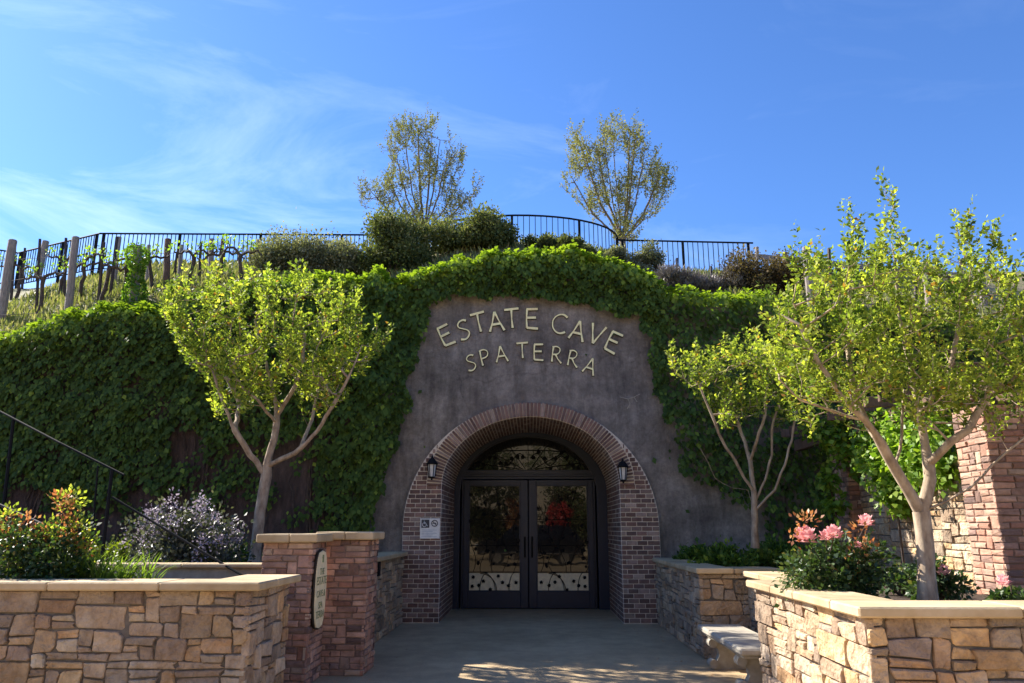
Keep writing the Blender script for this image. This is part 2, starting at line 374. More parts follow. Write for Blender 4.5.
def grow_tree(name, root_pts, limbs, r0, targets, mat, barkmat, label, cat, group=None, leaf=.06, per=14, sprig=.35,
              updir=(0, 0, 1), twig_r=.004, wid=.3, tjit=.25, seedtint=.5, bend=.25):
    """trunk and hand-laid limbs, then every target point in the crown is reached by a twig from the nearest wood below it"""
    base = Vector(root_pts[0]); root = empty(name, base, label, cat, group)
    nodes = []; par = []; load = []; paths = []
    def path(pts, start=None):
        ids = [] if start is None else [start]
        for p in pts:
            nodes.append(Vector(p)); par.append(ids[-1] if ids else -1); load.append(0.0); ids.append(len(nodes)-1)
        paths.append(ids)
    def dens(pts, step=.12):
        out = [Vector(pts[0])]
        for a, b in zip(pts[:-1], pts[1:]):
            a, b = Vector(a), Vector(b); k = max(1, int((b-a).length/step))
            for i in range(1, k+1):
                j = Vector((R.uniform(-1, 1), R.uniform(-1, 1), R.uniform(-1, 1)))*.012 if i < k else Vector((0, 0, 0))
                out.append(a.lerp(b, i/k)+j)
        return out
    path(dens(root_pts))
    for lb in limbs:
        q = Vector(lb[0]); s = min(range(len(nodes)), key=lambda i: (nodes[i]-q).length)
        path(dens([nodes[s]]+[Vector(v) for v in lb[1:]])[1:], s)
    up = Vector(updir); nwood = len(nodes); core = len(nodes)
    tips = sorted(range(len(targets)), key=lambda i: min((targets[i]-nodes[j]).length for j in range(0, nwood, 3)))
    arr = np.array([tuple(n) for n in nodes])
    tw = []
    skip = max(1, int(len(dens(root_pts))*.75))
    for ti in tips:
        t = targets[ti]; tv = np.array(tuple(t)); d = arr-tv
        dist = np.linalg.norm(d, axis=1); cost = dist+np.maximum(0, d[:, 2])*2.2; cost[:skip] += 3
        s = int(np.argmin(cost)); a = nodes[s]; L = (t-a).length
        if L < .03: continue
        side = (t-a); mid = a+side*.5; h = Vector((side.x, side.y, 0))*bend
        mid = mid+h*.5-up*(L*bend*.25)
        k = max(2, min(6, int(L/.13))); pts = []
        for i in range(1, k+1):
            u = i/k; p = a.lerp(mid, u).lerp(mid.lerp(t, u), u)
            if i < k: p = p+Vector((R.uniform(-1, 1), R.uniform(-1, 1), R.uniform(-1, 1)))*L*.025
            pts.append(p)
        path(pts, s); arr = np.vstack([arr, [tuple(p) for p in pts]]); tw.append(len(paths)-1)
    for ids in paths:                       # pipe model: add one unit per path down to the root
        i = ids[-1]
        while i >= 0: load[i] += 1; i = par[i]
    mx_ = max(load)
    rad = lambda i: max(twig_r, r0*(load[i]/mx_)**.52)
    tr = MB()
    for pi_, ids in enumerate(paths):
        rr = [rad(i) for i in ids]
        if pi_ and len(ids) > 1: rr[0] = min(rr[0], rr[1]*1.25)
        if pi_ == 0: rr[0] *= 1.35; rr[1] *= 1.12
        tr.tube([nodes[i] for i in ids], rr, 9 if rr[0] > .02 else 4, cap=False)
    tr.build('trunk', M[barkmat], root, smooth=True)
    P = []; T = []; N = []; tt = []
    for q in tw:
        ids = paths[q]; tip = nodes[ids[-1]]; prv = nodes[ids[-2]]
        d = (tip-prv).normalized()*.5+up*.7; d.normalize(); tone = R.uniform(-.25, .25)
        nl = max(3, int(per*R.uniform(.6, 1.4))); ln = sprig*R.uniform(.5, 1.3)
        for i in range(nl):
            u = (i+R.random())/nl; p = tip-d*ln*.35+d*(ln*u)
            o = Vector((R.gauss(0, 1), R.gauss(0, 1), R.gauss(0, .6))); o.normalize()
            P.append(p+o*leaf*.5*R.random()); T.append(o+d*.7); N.append(Vector((R.gauss(0, 1), R.gauss(0, 1), R.gauss(0, 1)+.8)))
            tt.append(seedtint+tone+R.gauss(0, tjit)*.8)
        for i in ids[1:-1]:
            for _ in range(2):
                o = Vector((R.gauss(0, 1), R.gauss(0, 1), R.gauss(0, .6))); o.normalize()
                P.append(nodes[i]+o*leaf*.3); T.append(o+up*.5); N.append(Vector((R.gauss(0, 1), R.gauss(0, 1), R.gauss(0, 1)+.5))); tt.append(seedtint-.1+tone)
    n = len(P)
    leafmesh('crown', np.array([tuple(p) for p in P]), np.array([tuple(p) for p in T]), np.array([tuple(p) for p in N]),
             leaf*(.45+1.05*NR.random(n)), mat, root, wid, np.array(tt))
    return root

# ------------------------------------------------------------------ terrain
PX = [(-9, 345), (0, 345), (60, 322), (110, 310), (165, 310), (240, 284), (340, 280), (400, 282), (440, 268), (480, 258), (530, 254), (580, 257),
      (620, 268), (660, 288), (700, 295), (750, 295), (800, 308), (1024, 330)]
ZT = [(-14.0, 4.7), (-11.35, 4.9)]+[(at(x, y, 14.0).x, at(x, y, 14.0).z) for x, y in PX[1:]]+[(14, 4.9)]
def ztop(x): return float(np.interp(x, [p[0] for p in ZT], [p[1] for p in ZT]))-.24
PLAT = 8.15
def yedge(x):
    e = 18.7+.5*max(-1, min(1, x/5))
    if abs(x+.25) < 3: e -= 1.9*sqrt(1-((x+.25)/3)**2)
    if x < -10: e += .4*min(1, (-10-x))+1.45*min(1, max(0, (-10.4-x)/3.4))
    return e
def hz(x, y):
    """height of the hill surface"""
    e = yedge(x); f = min(1, max(0, (y-14.0)/(e-14.0)))
    z0 = ztop(x)-.1
    f2 = f**.85 if abs(x) > 4 else f
    return z0+(PLAT-z0)*f2+.04*sin(x*2.1)*sin(y*3.0)*(1-f)
def ground_hit(px, py):
    r = ray(px, py); lo = None
    for i in range(400):
        Y = 14.05+i*.02; p = at(px, py, Y)
        if p.z <= hz(p.x, Y): return p
    return at(px, py, 18)

mb = MB(); mb.add([(-400, -400, -.006), (400, -400, -.006), (400, 600, -.006), (-400, 600, -.006)], [(0, 1, 2, 3)])
tag(mb.build('ground', M['earth']), None, None, kind='structure')
mb = MB(); mb.add([(-2.3, -30, 0), (2.3, -30, 0), (2.3, 16.5, 0), (-2.3, 16.5, 0)], [(0, 1, 2, 3)])
mb.add([(-32, -30, 0), (-2.3, -30, 0), (-2.3, 6.7, 0), (-32, 6.7, 0)], [(0, 1, 2, 3)])  # court paving widened out of view to bounce more light
mb.add([(2.3, -30, 0), (32, -30, 0), (32, 5.3, 0), (2.3, 5.3, 0)], [(0, 1, 2, 3)])
mb.add([(2.3, 7.9, 0), (2.9, 7.9, 0), (2.9, 10.4, 0), (2.3, 10.4, 0)], [(0, 1, 2, 3)])
mb.add([(-3.1, 6.7, 0), (-2.3, 6.7, 0), (-2.3, 9.8, 0), (-3.1, 9.8, 0)], [(0, 1, 2, 3)])
tag(mb.build('paved_path', M['paving']), None, None, kind='structure')

xs = list(np.arange(-14, 14.01, .3)); ys = [14.12]+list(np.arange(14.3, 21.5, .3))+[23, 26, 32, 45, 80]
xs = [-80, -40, -20]+xs+[20, 40, 80]
vs = []; fs = []
for y in ys:
    for x in xs: vs.append((x, y, hz(x, y)))
nx = len(xs)
for j in range(len(ys)-1):
    for i in range(nx-1): fs.append((j*nx+i, j*nx+i+1, (j+1)*nx+i+1, (j+1)*nx+i))
for i in range(nx-1):      # buried front edge
    a = len(vs); x0, x1 = xs[i], xs[i+1]
mb = MB(); mb.add(vs, fs); tag(mb.build('hill', M['hill'], smooth=True), None, None, kind='structure')

# ------------------------------------------------------------------ portal wall (a vertical sheet with thickness and the tunnel opening)
YF = 14.0
AI, BI, ZI = 1.60, 1.25, 2.34          # inner arch ellipse: half width, rise, spring height
AO, BO, ZO = 2.28, 2.24, 1.60          # outer outline of the brick
def zin(x): return ZI+BI*sqrt(max(0, 1-(x/AI)**2))
def facade(x0, x1, mat, name, label, opening=False, step=.15):
    mb = MB(); n = int(round((x1-x0)/step)); X = [x0+(x1-x0)*i/n for i in range(n+1)]
    if opening: X = sorted(set([round(v, 3) for v in X if not (abs(abs(v)-AI) < .07)]+[-AI, AI]+[AI*cos(radians(a)) for a in range(6, 180, 6)]))
    for a, b in zip(X[:-1], X[1:]):
        ins = opening and abs((a+b)/2) < AI
        za, zb = (zin(a), zin(b)) if ins else (-.1, -.1)
        ta, tb = ztop(a), ztop(b)
        mb.add([(a, YF, za), (b, YF, zb), (b, YF, tb), (a, YF, ta)], [(0, 1, 2, 3)])
        mb.add([(a, YF+.35, za), (b, YF+.35, zb), (b, YF+.35, tb), (a, YF+.35, ta)], [(3, 2, 1, 0)])
        mb.add([(a, YF, ta), (b, YF, tb), (b, YF+.35, tb), (a, YF+.35, ta)], [(0, 1, 2, 3)])
    for xx in (x0, x1):
        mb.add([(xx, YF, -.1), (xx, YF+.35, -.1), (xx, YF+.35, ztop(xx)), (xx, YF, ztop(xx))], [(0, 1, 2, 3)])
    return tag(mb.build(name, mat), label, 'wall')
facade(-3.2, 6.0, M['concrete'], 'portal_wall', 'stained grey brown concrete portal wall around the arched cave entrance', True)
facade(-14, -3.203, M['oldwall'], 'retaining_wall', 'dark brown retaining wall left of the portal, half hidden by ivy and bare vine stems')
facade(6.003, 14, M['oldwall'], 'retaining_wall', 'dark retaining wall at far right behind the brick column and pergola')

# ------------------------------------------------------------------ brick arch
def ell(a, b, zc, t): return Vector((a*cos(t), 0, zc+b*sin(t)))
YB = 13.90          # face of the brick surround
arch = empty('brick_arch', (0, YB, 0), 'dark red brick surround arching over the double doors', 'arch')
mb = MB()
# mortar body behind the bricks: annulus between inner ellipse and outer outline
def outline(z): return AO if z < ZO else AO*sqrt(max(0, 1-((z-ZO)/BO)**2))
core = MB(); NS = 64
def inner_pt(u):   # u 0..1 from left foot over the top to the right foot
    Lf_ = ZI; arc = 3.05*1.55; tot = 2*Lf_+arc; s = u*tot
    if s < Lf_: return Vector((-AI, 0, s))
    if s > tot-Lf_: return Vector((AI, 0, tot-s))
    t = pi-(s-Lf_)/arc*pi; return ell(AI, BI, ZI, t)
def outer_pt(u):
    Lf_ = ZO; arc = 3.05*2.3; tot = 2*Lf_+arc; s = u*tot
    if s < Lf_: return Vector((-AO, 0, s))
    if s > tot-Lf_: return Vector((AO, 0, tot-s))
    t = pi-(s-Lf_)/arc*pi; return ell(AO, BO, ZO, t)
for i in range(NS):
    u0, u1 = i/NS, (i+1)/NS
    q = [inner_pt(u0), inner_pt(u1), outer_pt(u1), outer_pt(u0)]
    f_ = [v+Vector((0, YB+.008, 0)) for v in q]; core.add(f_, [(0, 1, 2, 3)])
    core.add([outer_pt(u0)+Vector((0, YB+.008, 0)), outer_pt(u1)+Vector((0, YB+.008, 0)), outer_pt(u1)+Vector((0, YF+.05, 0)), outer_pt(u0)+Vector((0, YF+.05, 0))], [(0, 1, 2, 3)])
    core.add([inner_pt(u0)+Vector((0, YB+.008, 0)), inner_pt(u1)+Vector((0, YB+.008, 0)), inner_pt(u1)+Vector((0, 16.6, 0)), inner_pt(u0)+Vector((0, 16.6, 0))], [(3, 2, 1, 0)])
core.build('mortar', M['arch_mortar'], arch)
def brick(mb, c, ax, ay, az, hx, hz_, d=.02):
    """brick face: ax length, az height, ay outward normal"""
    tc_ = R.random(); tv = R.random()
    mb.obox(Vector(c)-ay*(d*.5), ax, ay, az, hx, d, hz_, .004, (tc_, tv, 0))
X_, Y_, Z_ = Vector((1, 0, 0)), Vector((0, 1, 0)), Vector((0, 0, 1))
RING = .27
row = .081; zz = .01; k = 0
while zz < 3.75:
    zc = zz+row/2
    xo = min(outline(zc), outline(zc+row*.4))
    if zc < ZI: xi = AI
    else:
        a2, b2 = AI+RING, BI+RING; q = 1-((zc-row*.5-ZI)/b2)**2
        xi = a2*sqrt(q) if q > 0 else 0
        xi = max(xi, 0)
        if zc > ZI+b2-.02: break
    if zc >= ZI and zc < ZI+.2: pass
    for sg in (-1, 1):
        x = xi; first = True
        while x < xo-.01:
            L = (.09 if (k % 2 == 0) else .187) if first else .187
            L += R.uniform(-.006, .006)
            L = min(L, xo-x); first = False
            if xo-(x+L) < .05: L = xo-x
            if L > .03:
                brick(mb, (sg*(x+L/2), YB, zc), X_, -Y_, Z_, L/2-.0068, row/2-.0068, .012+R.uniform(-.003, .003))
            x += L
    zz += row; k += 1
# voussoir ring
nv = 80
for i in range(nv):
    t = pi*(i+.5)/nv; p = ell(AI, BI, ZI, t); tg = Vector((-AI*sin(t), 0, BI*cos(t))).normalized(); nr = Vector((tg.z, 0, -tg.x))
    if nr.z < 0: nr = -nr
    seg = (ell(AI, BI, ZI, pi*(i+1)/nv)-ell(AI, BI, ZI, pi*i/nv)).length
    brick(mb, p+nr*(RING/2)+Vector((0, YB-.012, 0)), nr, -Y_, tg, RING/2-.006, seg*.5*1.04-.0080, .02+R.uniform(-.003, .003))
# soffit and jambs: rows along the depth
pts = []
z = .045
while z < ZI: pts.append((Vector((-AI, 0, z)), Vector((1, 0, 0)), Vector((0, 0, 1)), row)); z += row
for i in range(nv): 
    t = pi-pi*(i+.5)/nv; p = ell(AI, BI, ZI, t); tg = Vector((-AI*sin(t), 0, BI*cos(t))).normalized()
    nr = Vector((-cos(t)/AI, 0, -sin(t)/BI)).normalized(); seg = (ell(AI, BI, ZI, pi*(i+1)/nv)-ell(AI, BI, ZI, pi*i/nv)).length
    pts.append((p, nr, tg, seg))
z = .045
while z < ZI: pts.append((Vector((AI, 0, z)), Vector((-1, 0, 0)), Vector((0, 0, 1)), row)); z += row
for k, (p, nr, tg, seg) in enumerate(pts):
    y = YB+.01; first = True
    while y < 16.3:
        L = (.1 if k % 2 else .2) if first else .205; first = False
        brick(mb, p+Vector((0, y+L/2, 0)), Y_, nr, tg, L/2-.006, seg/2-.006, .01+R.uniform(-.002, .002)); y += L
mb.build('bricks', M['arch_brick'], arch)

# ------------------------------------------------------------------ doors
YD = 16.35
glassm, nt, b = newmat('tinted_door_glass')
b.inputs['Base Color'].default_value = (.006, .007, .008, 1); b.inputs['Roughness'].default_value = .12; b.inputs['Specular IOR Level'].default_value = .12
gl = nt.nodes.new('ShaderNodeBsdfGlossy'); gl.inputs['Roughness'].default_value = .012; gl.inputs['Color'].default_value = (.95, .95, .92, 1)
mi_ = nt.nodes.new('ShaderNodeMixShader'); mi_.inputs[0].default_value = .03
bp = nt.nodes.new('ShaderNodeBump'); bp.inputs['Strength'].default_value = .08; bp.inputs['Distance'].default_value = .02
nt.links.new(noise(nt, 1.6, 2), bp.inputs['Height']); nt.links.new(bp.outputs[0], gl.inputs['Normal'])
nt.links.new(b.outputs[0], mi_.inputs[1]); nt.links.new(gl.outputs[0], mi_.inputs[2]); nt.links.new(mi_.outputs[0], nt.nodes['Material Output'].inputs[0])
doors = empty('double_door', (0, YD, 0), 'dark blue black arched double door with vine ironwork and fanlight', 'door')
fr = MB()
def arc_frame(mb, a0, b0, a1, b1, zc, y0, y1, n=40):
    P0 = [Vector((-a0, 0, 0))]+[ell(a0, b0, zc, pi-pi*i/n) for i in range(n+1)]+[Vector((a0, 0, 0))]
    P1 = [Vector((-a1, 0, 0))]+[ell(a1, b1, zc, pi-pi*i/n) for i in range(n+1)]+[Vector((a1, 0, 0))]
    for i in range(len(P0)-1):
        a, b_, c_, d = P0[i], P0[i+1], P1[i+1], P1[i]
        mb.add([v+Vector((0, y0, 0)) for v in (a, b_, c_, d)], [(0, 1, 2, 3)])
        mb.add([a+Vector((0, y0, 0)), b_+Vector((0, y0, 0)), b_+Vector((0, y1, 0)), a+Vector((0, y1, 0))], [(3, 2, 1, 0)])
arc_frame(fr, 1.43, 1.20, 1.68, 1.44, 2.30, YD-.10, YD+.12)
fr.box((-1.40, YD-.07, 2.60), (1.40, YD+.1, 2.80), bev=.01)
fr.box((-1.40, YD-.11, 2.66), (1.40, YD-.071, 2.70), bev=.005)
fr.box((-1.40, YD+.02, 0), (-1.36, YD+.1, 2.6)); fr.box((1.36, YD+.02, 0), (1.40, YD+.1, 2.6))
fr.build('door_frame', M['door'], doors)
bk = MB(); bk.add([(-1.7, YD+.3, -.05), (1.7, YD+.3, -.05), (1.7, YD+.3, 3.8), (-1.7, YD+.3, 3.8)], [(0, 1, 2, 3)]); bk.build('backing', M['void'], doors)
def ironleaf(mb, x, y, z, s, rot):
    """flat, pointed plate leaf"""
    n = 8; c_, s_ = cos(rot), sin(rot); pr = [(0, -.5), (.32, -.30), (.5, .02), (.22, .1), (.3, .42), (0, .3), (-.3, .42), (-.22, .1), (-.5, .02), (-.32, -.30)]
    vs = []
    for yy in (y-.006, y+.004):
        for (u, v) in pr: vs.append((x+(u*c_-v*s_)*s, yy, z+(u*s_+v*c_)*s))
    m_ = len(pr); fs = [tuple(range(m_)), tuple(range(m_, 2*m_))[::-1]]+[(i, (i+1) % m_, m_+(i+1) % m_, m_+i) for i in range(m_)]
    mb.add(vs, fs)
for sg in (-1, 1):
    xa, xb = (-1.355, -.008) if sg < 0 else (.008, 1.355)
    lf = MB(); y0, y1 = YD-.03, YD+.04
    lx0, lx1 = xa+.11, xb-.11
    if sg < 0: lx1 -= .05
    else: lx0 += .05
    lf.box((xa, y0, .015), (lx0, y1, 2.59), bev=.006); lf.box((lx1, y0, .015), (xb, y1, 2.59), bev=.006)
    lf.box((lx0, y0+.001, .015), (lx1, y1-.001, .345), bev=.006); lf.box((lx0, y0+.001, 2.48), (lx1, y1-.001, 2.59), bev=.006)
    for q in ((lx0, .345, lx0+.02, 2.48), (lx1-.02, .345, lx1, 2.48), (lx0+.02, .345, lx1-.02, .362), (lx0+.02, 2.463, lx1-.02, 2.48)):
        lf.box((q[0], y0+.012, q[1]), (q[2], y1-.02, q[3]))
    leafo = lf.build('door_leaf', M['door'], doors)
    g = MB(); g.box((lx0+.015, YD+.01, .70), (lx1-.015, YD+.02, 2.475)); g.build('glass', glassm, leafo)
    g = MB(); g.box((lx0+.012, YD+.004, .35), (lx1-.012, YD+.016, .70)); g.build('lower_panel', M['cream_fill'], leafo)
    w = MB(); yi = YD-.012
    w.tube([(lx0, yi, .72), (lx1, yi, .72)], .010, 6); 
    for hz_ in (1.25, 1.78): w.tube([(lx0, yi, hz_), (lx1, yi, hz_)], .007, 5)
    cx = (lx0+lx1)/2; hw = (lx1-lx0)/2
    for (s0, bx, amp, top) in ((1, cx-.30, .16, .72), (-1, cx+.02, .26, .72), (1, cx+.30, .12, .72), (-1, cx+.05, .33, .70)):
        w.tube([(bx+s0*amp*(1-cos(i/10*pi/2))*1.05, yi, .355+(top-.36)*sin(i/10*pi/2)) for i in range(11)], .0075, 5)
    for (u, v) in ((-.85, .5), (-.56, .44), (-.32, .5), (.15, .36), (.42, .52), (.84, .60), (.86, .42), (-.15, .62), (.6, .44)):
        ironleaf(w, cx+u*hw*.97*(sg if sg > 0 else -1), yi-.008, v+.02, .085, R.uniform(0, 6))
    for q in range(5):      # tall climbing vine tendrils across the upper glass
        bx = lx0+.08+(lx1-lx0-.16)*q/4; ph = R.uniform(0, 6); z0_, z1_ = .72, R.uniform(1.6, 2.44)
        P_ = [(bx+.07*sin(ph+i*.55), yi, z0_+(z1_-z0_)*i/18) for i in range(19)]
        w.tube(P_, .006, 4)
        for i in range(2, 18, 3): ironleaf(w, P_[i][0]+R.choice((-.05, .05)), yi-.008, P_[i][2], R.uniform(.06, .095), R.uniform(0, 6))
    w.build('vine_ironwork', M['iron'], leafo)
    hx_ = -.075 if sg < 0 else .075
    h = MB(); h.tube([(hx_, YD-.03, 1.02), (hx_, YD-.09, 1.02), (hx_, YD-.09, 1.42), (hx_, YD-.03, 1.42)], .016, 8); h.build('handle', M['iron'], leafo)
tn = MB(); n = 40
P = [ell(1.44, 1.21, 2.30, pi-pi*i/n) for i in range(n+1)]; P = [p for p in P if p.z > 2.78]
tn.add([(p.x, YD+.03, p.z) for p in P]+[(P[-1].x, YD+.03, 2.79), (P[0].x, YD+.03, 2.79)], [tuple(range(len(P)+2))])
fan = tn.build('fanlight', glassm, doors)
w = MB(); yi = YD-.02
for i in range(9):
    t = pi*(i+1)/10; w.tube([(.0+.18*cos(t), yi, 2.82), (1.36*cos(t), yi, 2.30+1.10*sin(t))], .007, 5) if 2.30+1.10*sin(t) > 2.83 else None
for sx_ in (-1, 1):
    P_ = [(sx_*(.05+i*.06), yi, 2.93+.12*sin(i*.7)+.12*(1-i/20)) for i in range(19)]; w.tube(P_, .007, 5)
    for i in range(1, 19, 2): ironleaf(w, P_[i][0], yi-.008, P_[i][2]+R.choice((-.05, .06)), .10, R.uniform(0, 6))
w.tube([(x/10, yi, 3.22-.05*(x/10)**2) for x in range(-8, 9)], .008, 5)
w.build('fanlight_ironwork', M['iron'], fan)
doors.location.x -= .045

# ------------------------------------------------------------------ lettering: hand-drawn strokes on a unit box (width, strokes)
GL = {
 'E': (.62, [[(.06, 0), (.02, .5), (.04, 1.0)], [(.0, 1.0), (.6, 1.03)], [(.03, .54), (.52, .56)], [(.05, .0), (.64, -.03)]]),
 'S': (.58, [[(.56, .92), (.42, 1.0), (.22, .98), (.08, .84), (.10, .68), (.28, .55), (.47, .42), (.53, .25), (.42, .07), (.22, -.02), (0, .05)]]),
 'T': (.72, [[(-.02, 1.0), (.74, 1.03)], [(.36, 1.02), (.34, .5), (.36, 0)]]),
 'A': (.72, [[(0, 0), (.18, .45), (.37, 1.04)], [(.37, 1.04), (.55, .5), (.76, -.03)], [(.14, .36), (.60, .37)]]),
 'C': (.78, [[(.76, .88), (.58, 1.0), (.36, .99), (.14, .84), (.03, .58), (.08, .26), (.26, .05), (.5, -.01), (.74, .1)]]),
 'V': (.70, [[(0, 1.02), (.17, .5), (.36, -.02)], [(.36, -.02), (.54, .5), (.74, 1.04)]]),
 'P': (.56, [[(.08, 0), (.05, .5), (.07, 1.0)], [(.0, .96), (.26, 1.04), (.50, .93), (.54, .72), (.40, .53), (.06, .46)]]),
 'R': (.64, [[(.08, 0), (.05, .5), (.07, 1.0)], [(.0, .96), (.26, 1.04), (.48, .93), (.50, .72), (.36, .54), (.06, .48)], [(.26, .50), (.44, .22), (.70, -.03)]]),
}
def letter(ch, px, py, h, rot, parent, word):
    c = at(px, py, YF-.05); w_, strokes = GL[ch]; mb = MB()
    ca, sa = cos(radians(rot)), sin(radians(rot))
    def tr(p): u = (p[0]-w_/2)*h; v = (p[1]-.5)*h; return Vector((c.x+u*ca-v*sa, 0, c.z+u*sa+v*ca))
    for si, st in enumerate(strokes):
        P = [tr(p) for p in st]
        # resample smooth
        if len(P) > 3:
            Q = []
            for i in range(len(P)-1):
                p0, p1, p2, p3 = P[max(i-1, 0)], P[i], P[i+1], P[min(i+2, len(P)-1)]
                for j in range(4):
                    t = j/4; Q.append(.5*((2*p1)+(p2-p0)*t+(2*p0-5*p1+4*p2-p3)*t*t+(-p0+3*p1-3*p2+p3)*t**3))
            Q.append(P[-1]); P = Q
        hw = []; n = len(P)
        for i in range(n):
            u = i/(n-1); hw.append(h*(.032+.030*(2*u-1)**2))
        dep = [(1.55, YF-.022-si*.0007, YF-.002, 1), (1.0, YF-.042-si*.0009, YF-.024-si*.0007, 0)]
        for (k_, ya, yb, mi) in dep:
            L = []; Rr = []
            for i in range(n):
                d = (P[min(i+1, n-1)]-P[max(i-1, 0)]).normalized(); nn = Vector((-d.z, 0, d.x)); hh = hw[i]*k_ if k_ == 1 else hw[i]+.008
                ex = Vector((0, 0, 0))
                if k_ != 1: ex = d*(.008 if i == n-1 else (-.008 if i == 0 else 0))
                L.append(P[i]+nn*hh+ex); Rr.append(P[i]-nn*hh+ex)
            for i in range(n-1):
                vs = [L[i]+Y_*ya, Rr[i]+Y_*ya, Rr[i+1]+Y_*ya, L[i+1]+Y_*ya, L[i]+Y_*yb, Rr[i]+Y_*yb, Rr[i+1]+Y_*yb, L[i+1]+Y_*yb]
                fs = [(0, 1, 2, 3), (0, 4, 5, 1), (3, 2, 6, 7), (0, 3, 7, 4), (1, 5, 6, 2)]
                mb.add(vs, [fs[0]], mi=mi)
                mb.add(vs, fs[3:], mi=1)
                if i == 0: mb.add(vs, [fs[1]], mi=1)
                if i == n-2: mb.add(vs, [fs[2]], mi=1)
    o = mb.build('letter', [M['gilt'], M['giltedge']], parent); o['label'] = 'letter %s' % ch
W1 = empty('raised_lettering', at(530, 330, YF), 'cream raised lettering reading ESTATE CAVE in an upper arc', 'lettering')
for ch, px, py, rot in (('E', 446, 335, 24), ('S', 463.5, 329.5, 19), ('T', 479, 322.5, 13), ('A', 495.5, 321.5, 8), ('T', 512, 318.5, 4), ('E', 532, 318.5, -2),
                        ('C', 559.5, 323.5, -9), ('A', 577.5, 330.5, -15), ('V', 596, 334, -21), ('E', 613.5, 342, -28)):
    letter(ch, px, py, .365, rot, W1, 'ESTATE CAVE')
W2 = empty('raised_lettering', at(530, 357, YF), 'cream raised lettering reading SPA TERRA in a lower, smaller arc', 'lettering')
for ch, px, py, rot in (('S', 471, 362.5, 16), ('P', 484.5, 357.5, 12), ('A', 501, 354, 8), ('T', 522.5, 350.5, 2), ('E', 538.5, 352, -2),
                        ('R', 556.5, 354.5, -8), ('R', 573, 358.5, -13), ('A', 590, 366, -20)):
    letter(ch, px, py, .29, rot, W2, 'SPA TERRA')

# ------------------------------------------------------------------ wall lanterns, accessibility plaque
def lantern(px, py, label):
    c = at(px, py, YB-.13); x, y, z = c
    root = empty('wall_lantern', (x, YB, z-.1), label, 'lantern', 'lanterns either side of the doors')
    mb = MB(); s = .075
    mb.lathe((x, y, z-.17), [(0.001, -.03), (.018, -.02), (.012, 0), (.055, .02), (.06, .035)], 6)
    for k in range(6):
        t = 2*pi*k/6; a = Vector((x+.055*cos(t), y+.055*sin(t), z-.14)); b_ = Vector((x+.085*cos(t), y+.085*sin(t), z+.09)); mb.tube([a, b_], .007, 4)
    mb.lathe((x, y, z+.09), [(.10, -.01), (.105, .01), (.075, .045), (.05, .085), (.02, .11), (.022, .125), (.004, .16)], 12)
    mb.tube([(x, YB-.005, z+.02), (x, YB-.04, z+.17), (x, y, z+.22), (x, y, z+.2)], .009, 6)
    mb.box((x-.04, YB-.025, z-.06), (x+.04, YB-.01, z+.14), bev=.004)
    mb.build('lantern_frame', M['iron'], root)
    g = MB(); g.lathe((x, y, z), [(.045, -.14), (.072, .08)], 6); g.lathe((x, y, z-.14), [(.001, 0), (.045, .001)], 6)
    g.build('lantern_glass', M['lampglass'], root)
lantern(432, 469, 'black wall lantern on the brick left of the doors, above the white plaque')
lantern(623, 472, 'black wall lantern on the brick right of the doors')
c = at(430, 528.5, YB-.03); x, z = c.x, c.z; s = .175
pl = empty('plaque', (x, YB, z), 'small white accessibility and no smoking plaque on the brick', 'sign')
mb = MB(); mb.box((x-s, YB-.045, z-s), (x+s, YB-.012, z+s), bev=.004); mb.build('panel', M['white'], pl)
mb = MB(); yq = YB-.0475
mb.box((x-s+.022, yq, z+.012), (x-.012, YB-.044, z+s-.02)); pc = mb.build('dark_square', M['dark'], pl)
mb = MB(); yq2 = YB-.0495                       # wheelchair symbol
hx_, hz_ = x-.098, z+.088
mb.tube([(hx_-.005, yq2, hz_+.052), (hx_-.005, yq2-.0005, hz_+.055)], .011, 8)
mb.tube([(hx_-.004, yq2, hz_+.035), (hx_, yq2, hz_-.004), (hx_+.03, yq2, hz_-.006), (hx_+.045, yq2, hz_-.045), (hx_+.06, yq2, hz_-.04)], .0065, 5)
mb.tube([(hx_-.002, yq2, hz_+.016), (hx_+.025, yq2, hz_+.016)], .005, 5)
mb.tube([(hx_+.032*cos(t)-.003, yq2, hz_-.022+.036*sin(t)) for t in [radians(a) for a in range(110, 350, 15)]], .006, 5)
mb.build('wheelchair_symbol', M['white'], pl)
mb = MB(); cx_, cz_ = x+.082, z+.09; yq3 = YB-.047
mb.tube([(cx_+.052*cos(2*pi*i/20), yq3, cz_+.052*sin(2*pi*i/20)) for i in range(21)], .0085, 5)
mb.tube([(cx_-.036, yq3-.001, cz_+.036), (cx_+.036, yq3-.001, cz_-.036)], .0075, 5)
mb.box((cx_-.036, yq3-.002, cz_-.008), (cx_+.03, yq3+.002, cz_+.006))
mb.build('no_smoking_symbol', M['dark'], pl)
mb = MB()
for k_ in range(5): mb.box((x-s+.025, YB-.0465, z-.03-k_*.028), (x+s-.03-(.09 if k_ % 2 else .02), YB-.044, z-.022-k_*.028))
mb.build('small_print', M['greyprint'], pl)
# thin dried vine left on the concrete
mb = MB()
for path_ in ([(620, 397), (628, 399), (634, 397), (640, 394)], [(628, 399), (630, 404), (627, 409)], [(634, 397), (637, 402)]):
    mb.tube([at(a, b_, YF-.012) for a, b_ in path_], .007, 5)
tag(mb.build('dried_tendril', M['bench']), 'pale dried tendril clinging to the concrete above the right side of the arch', 'vine')

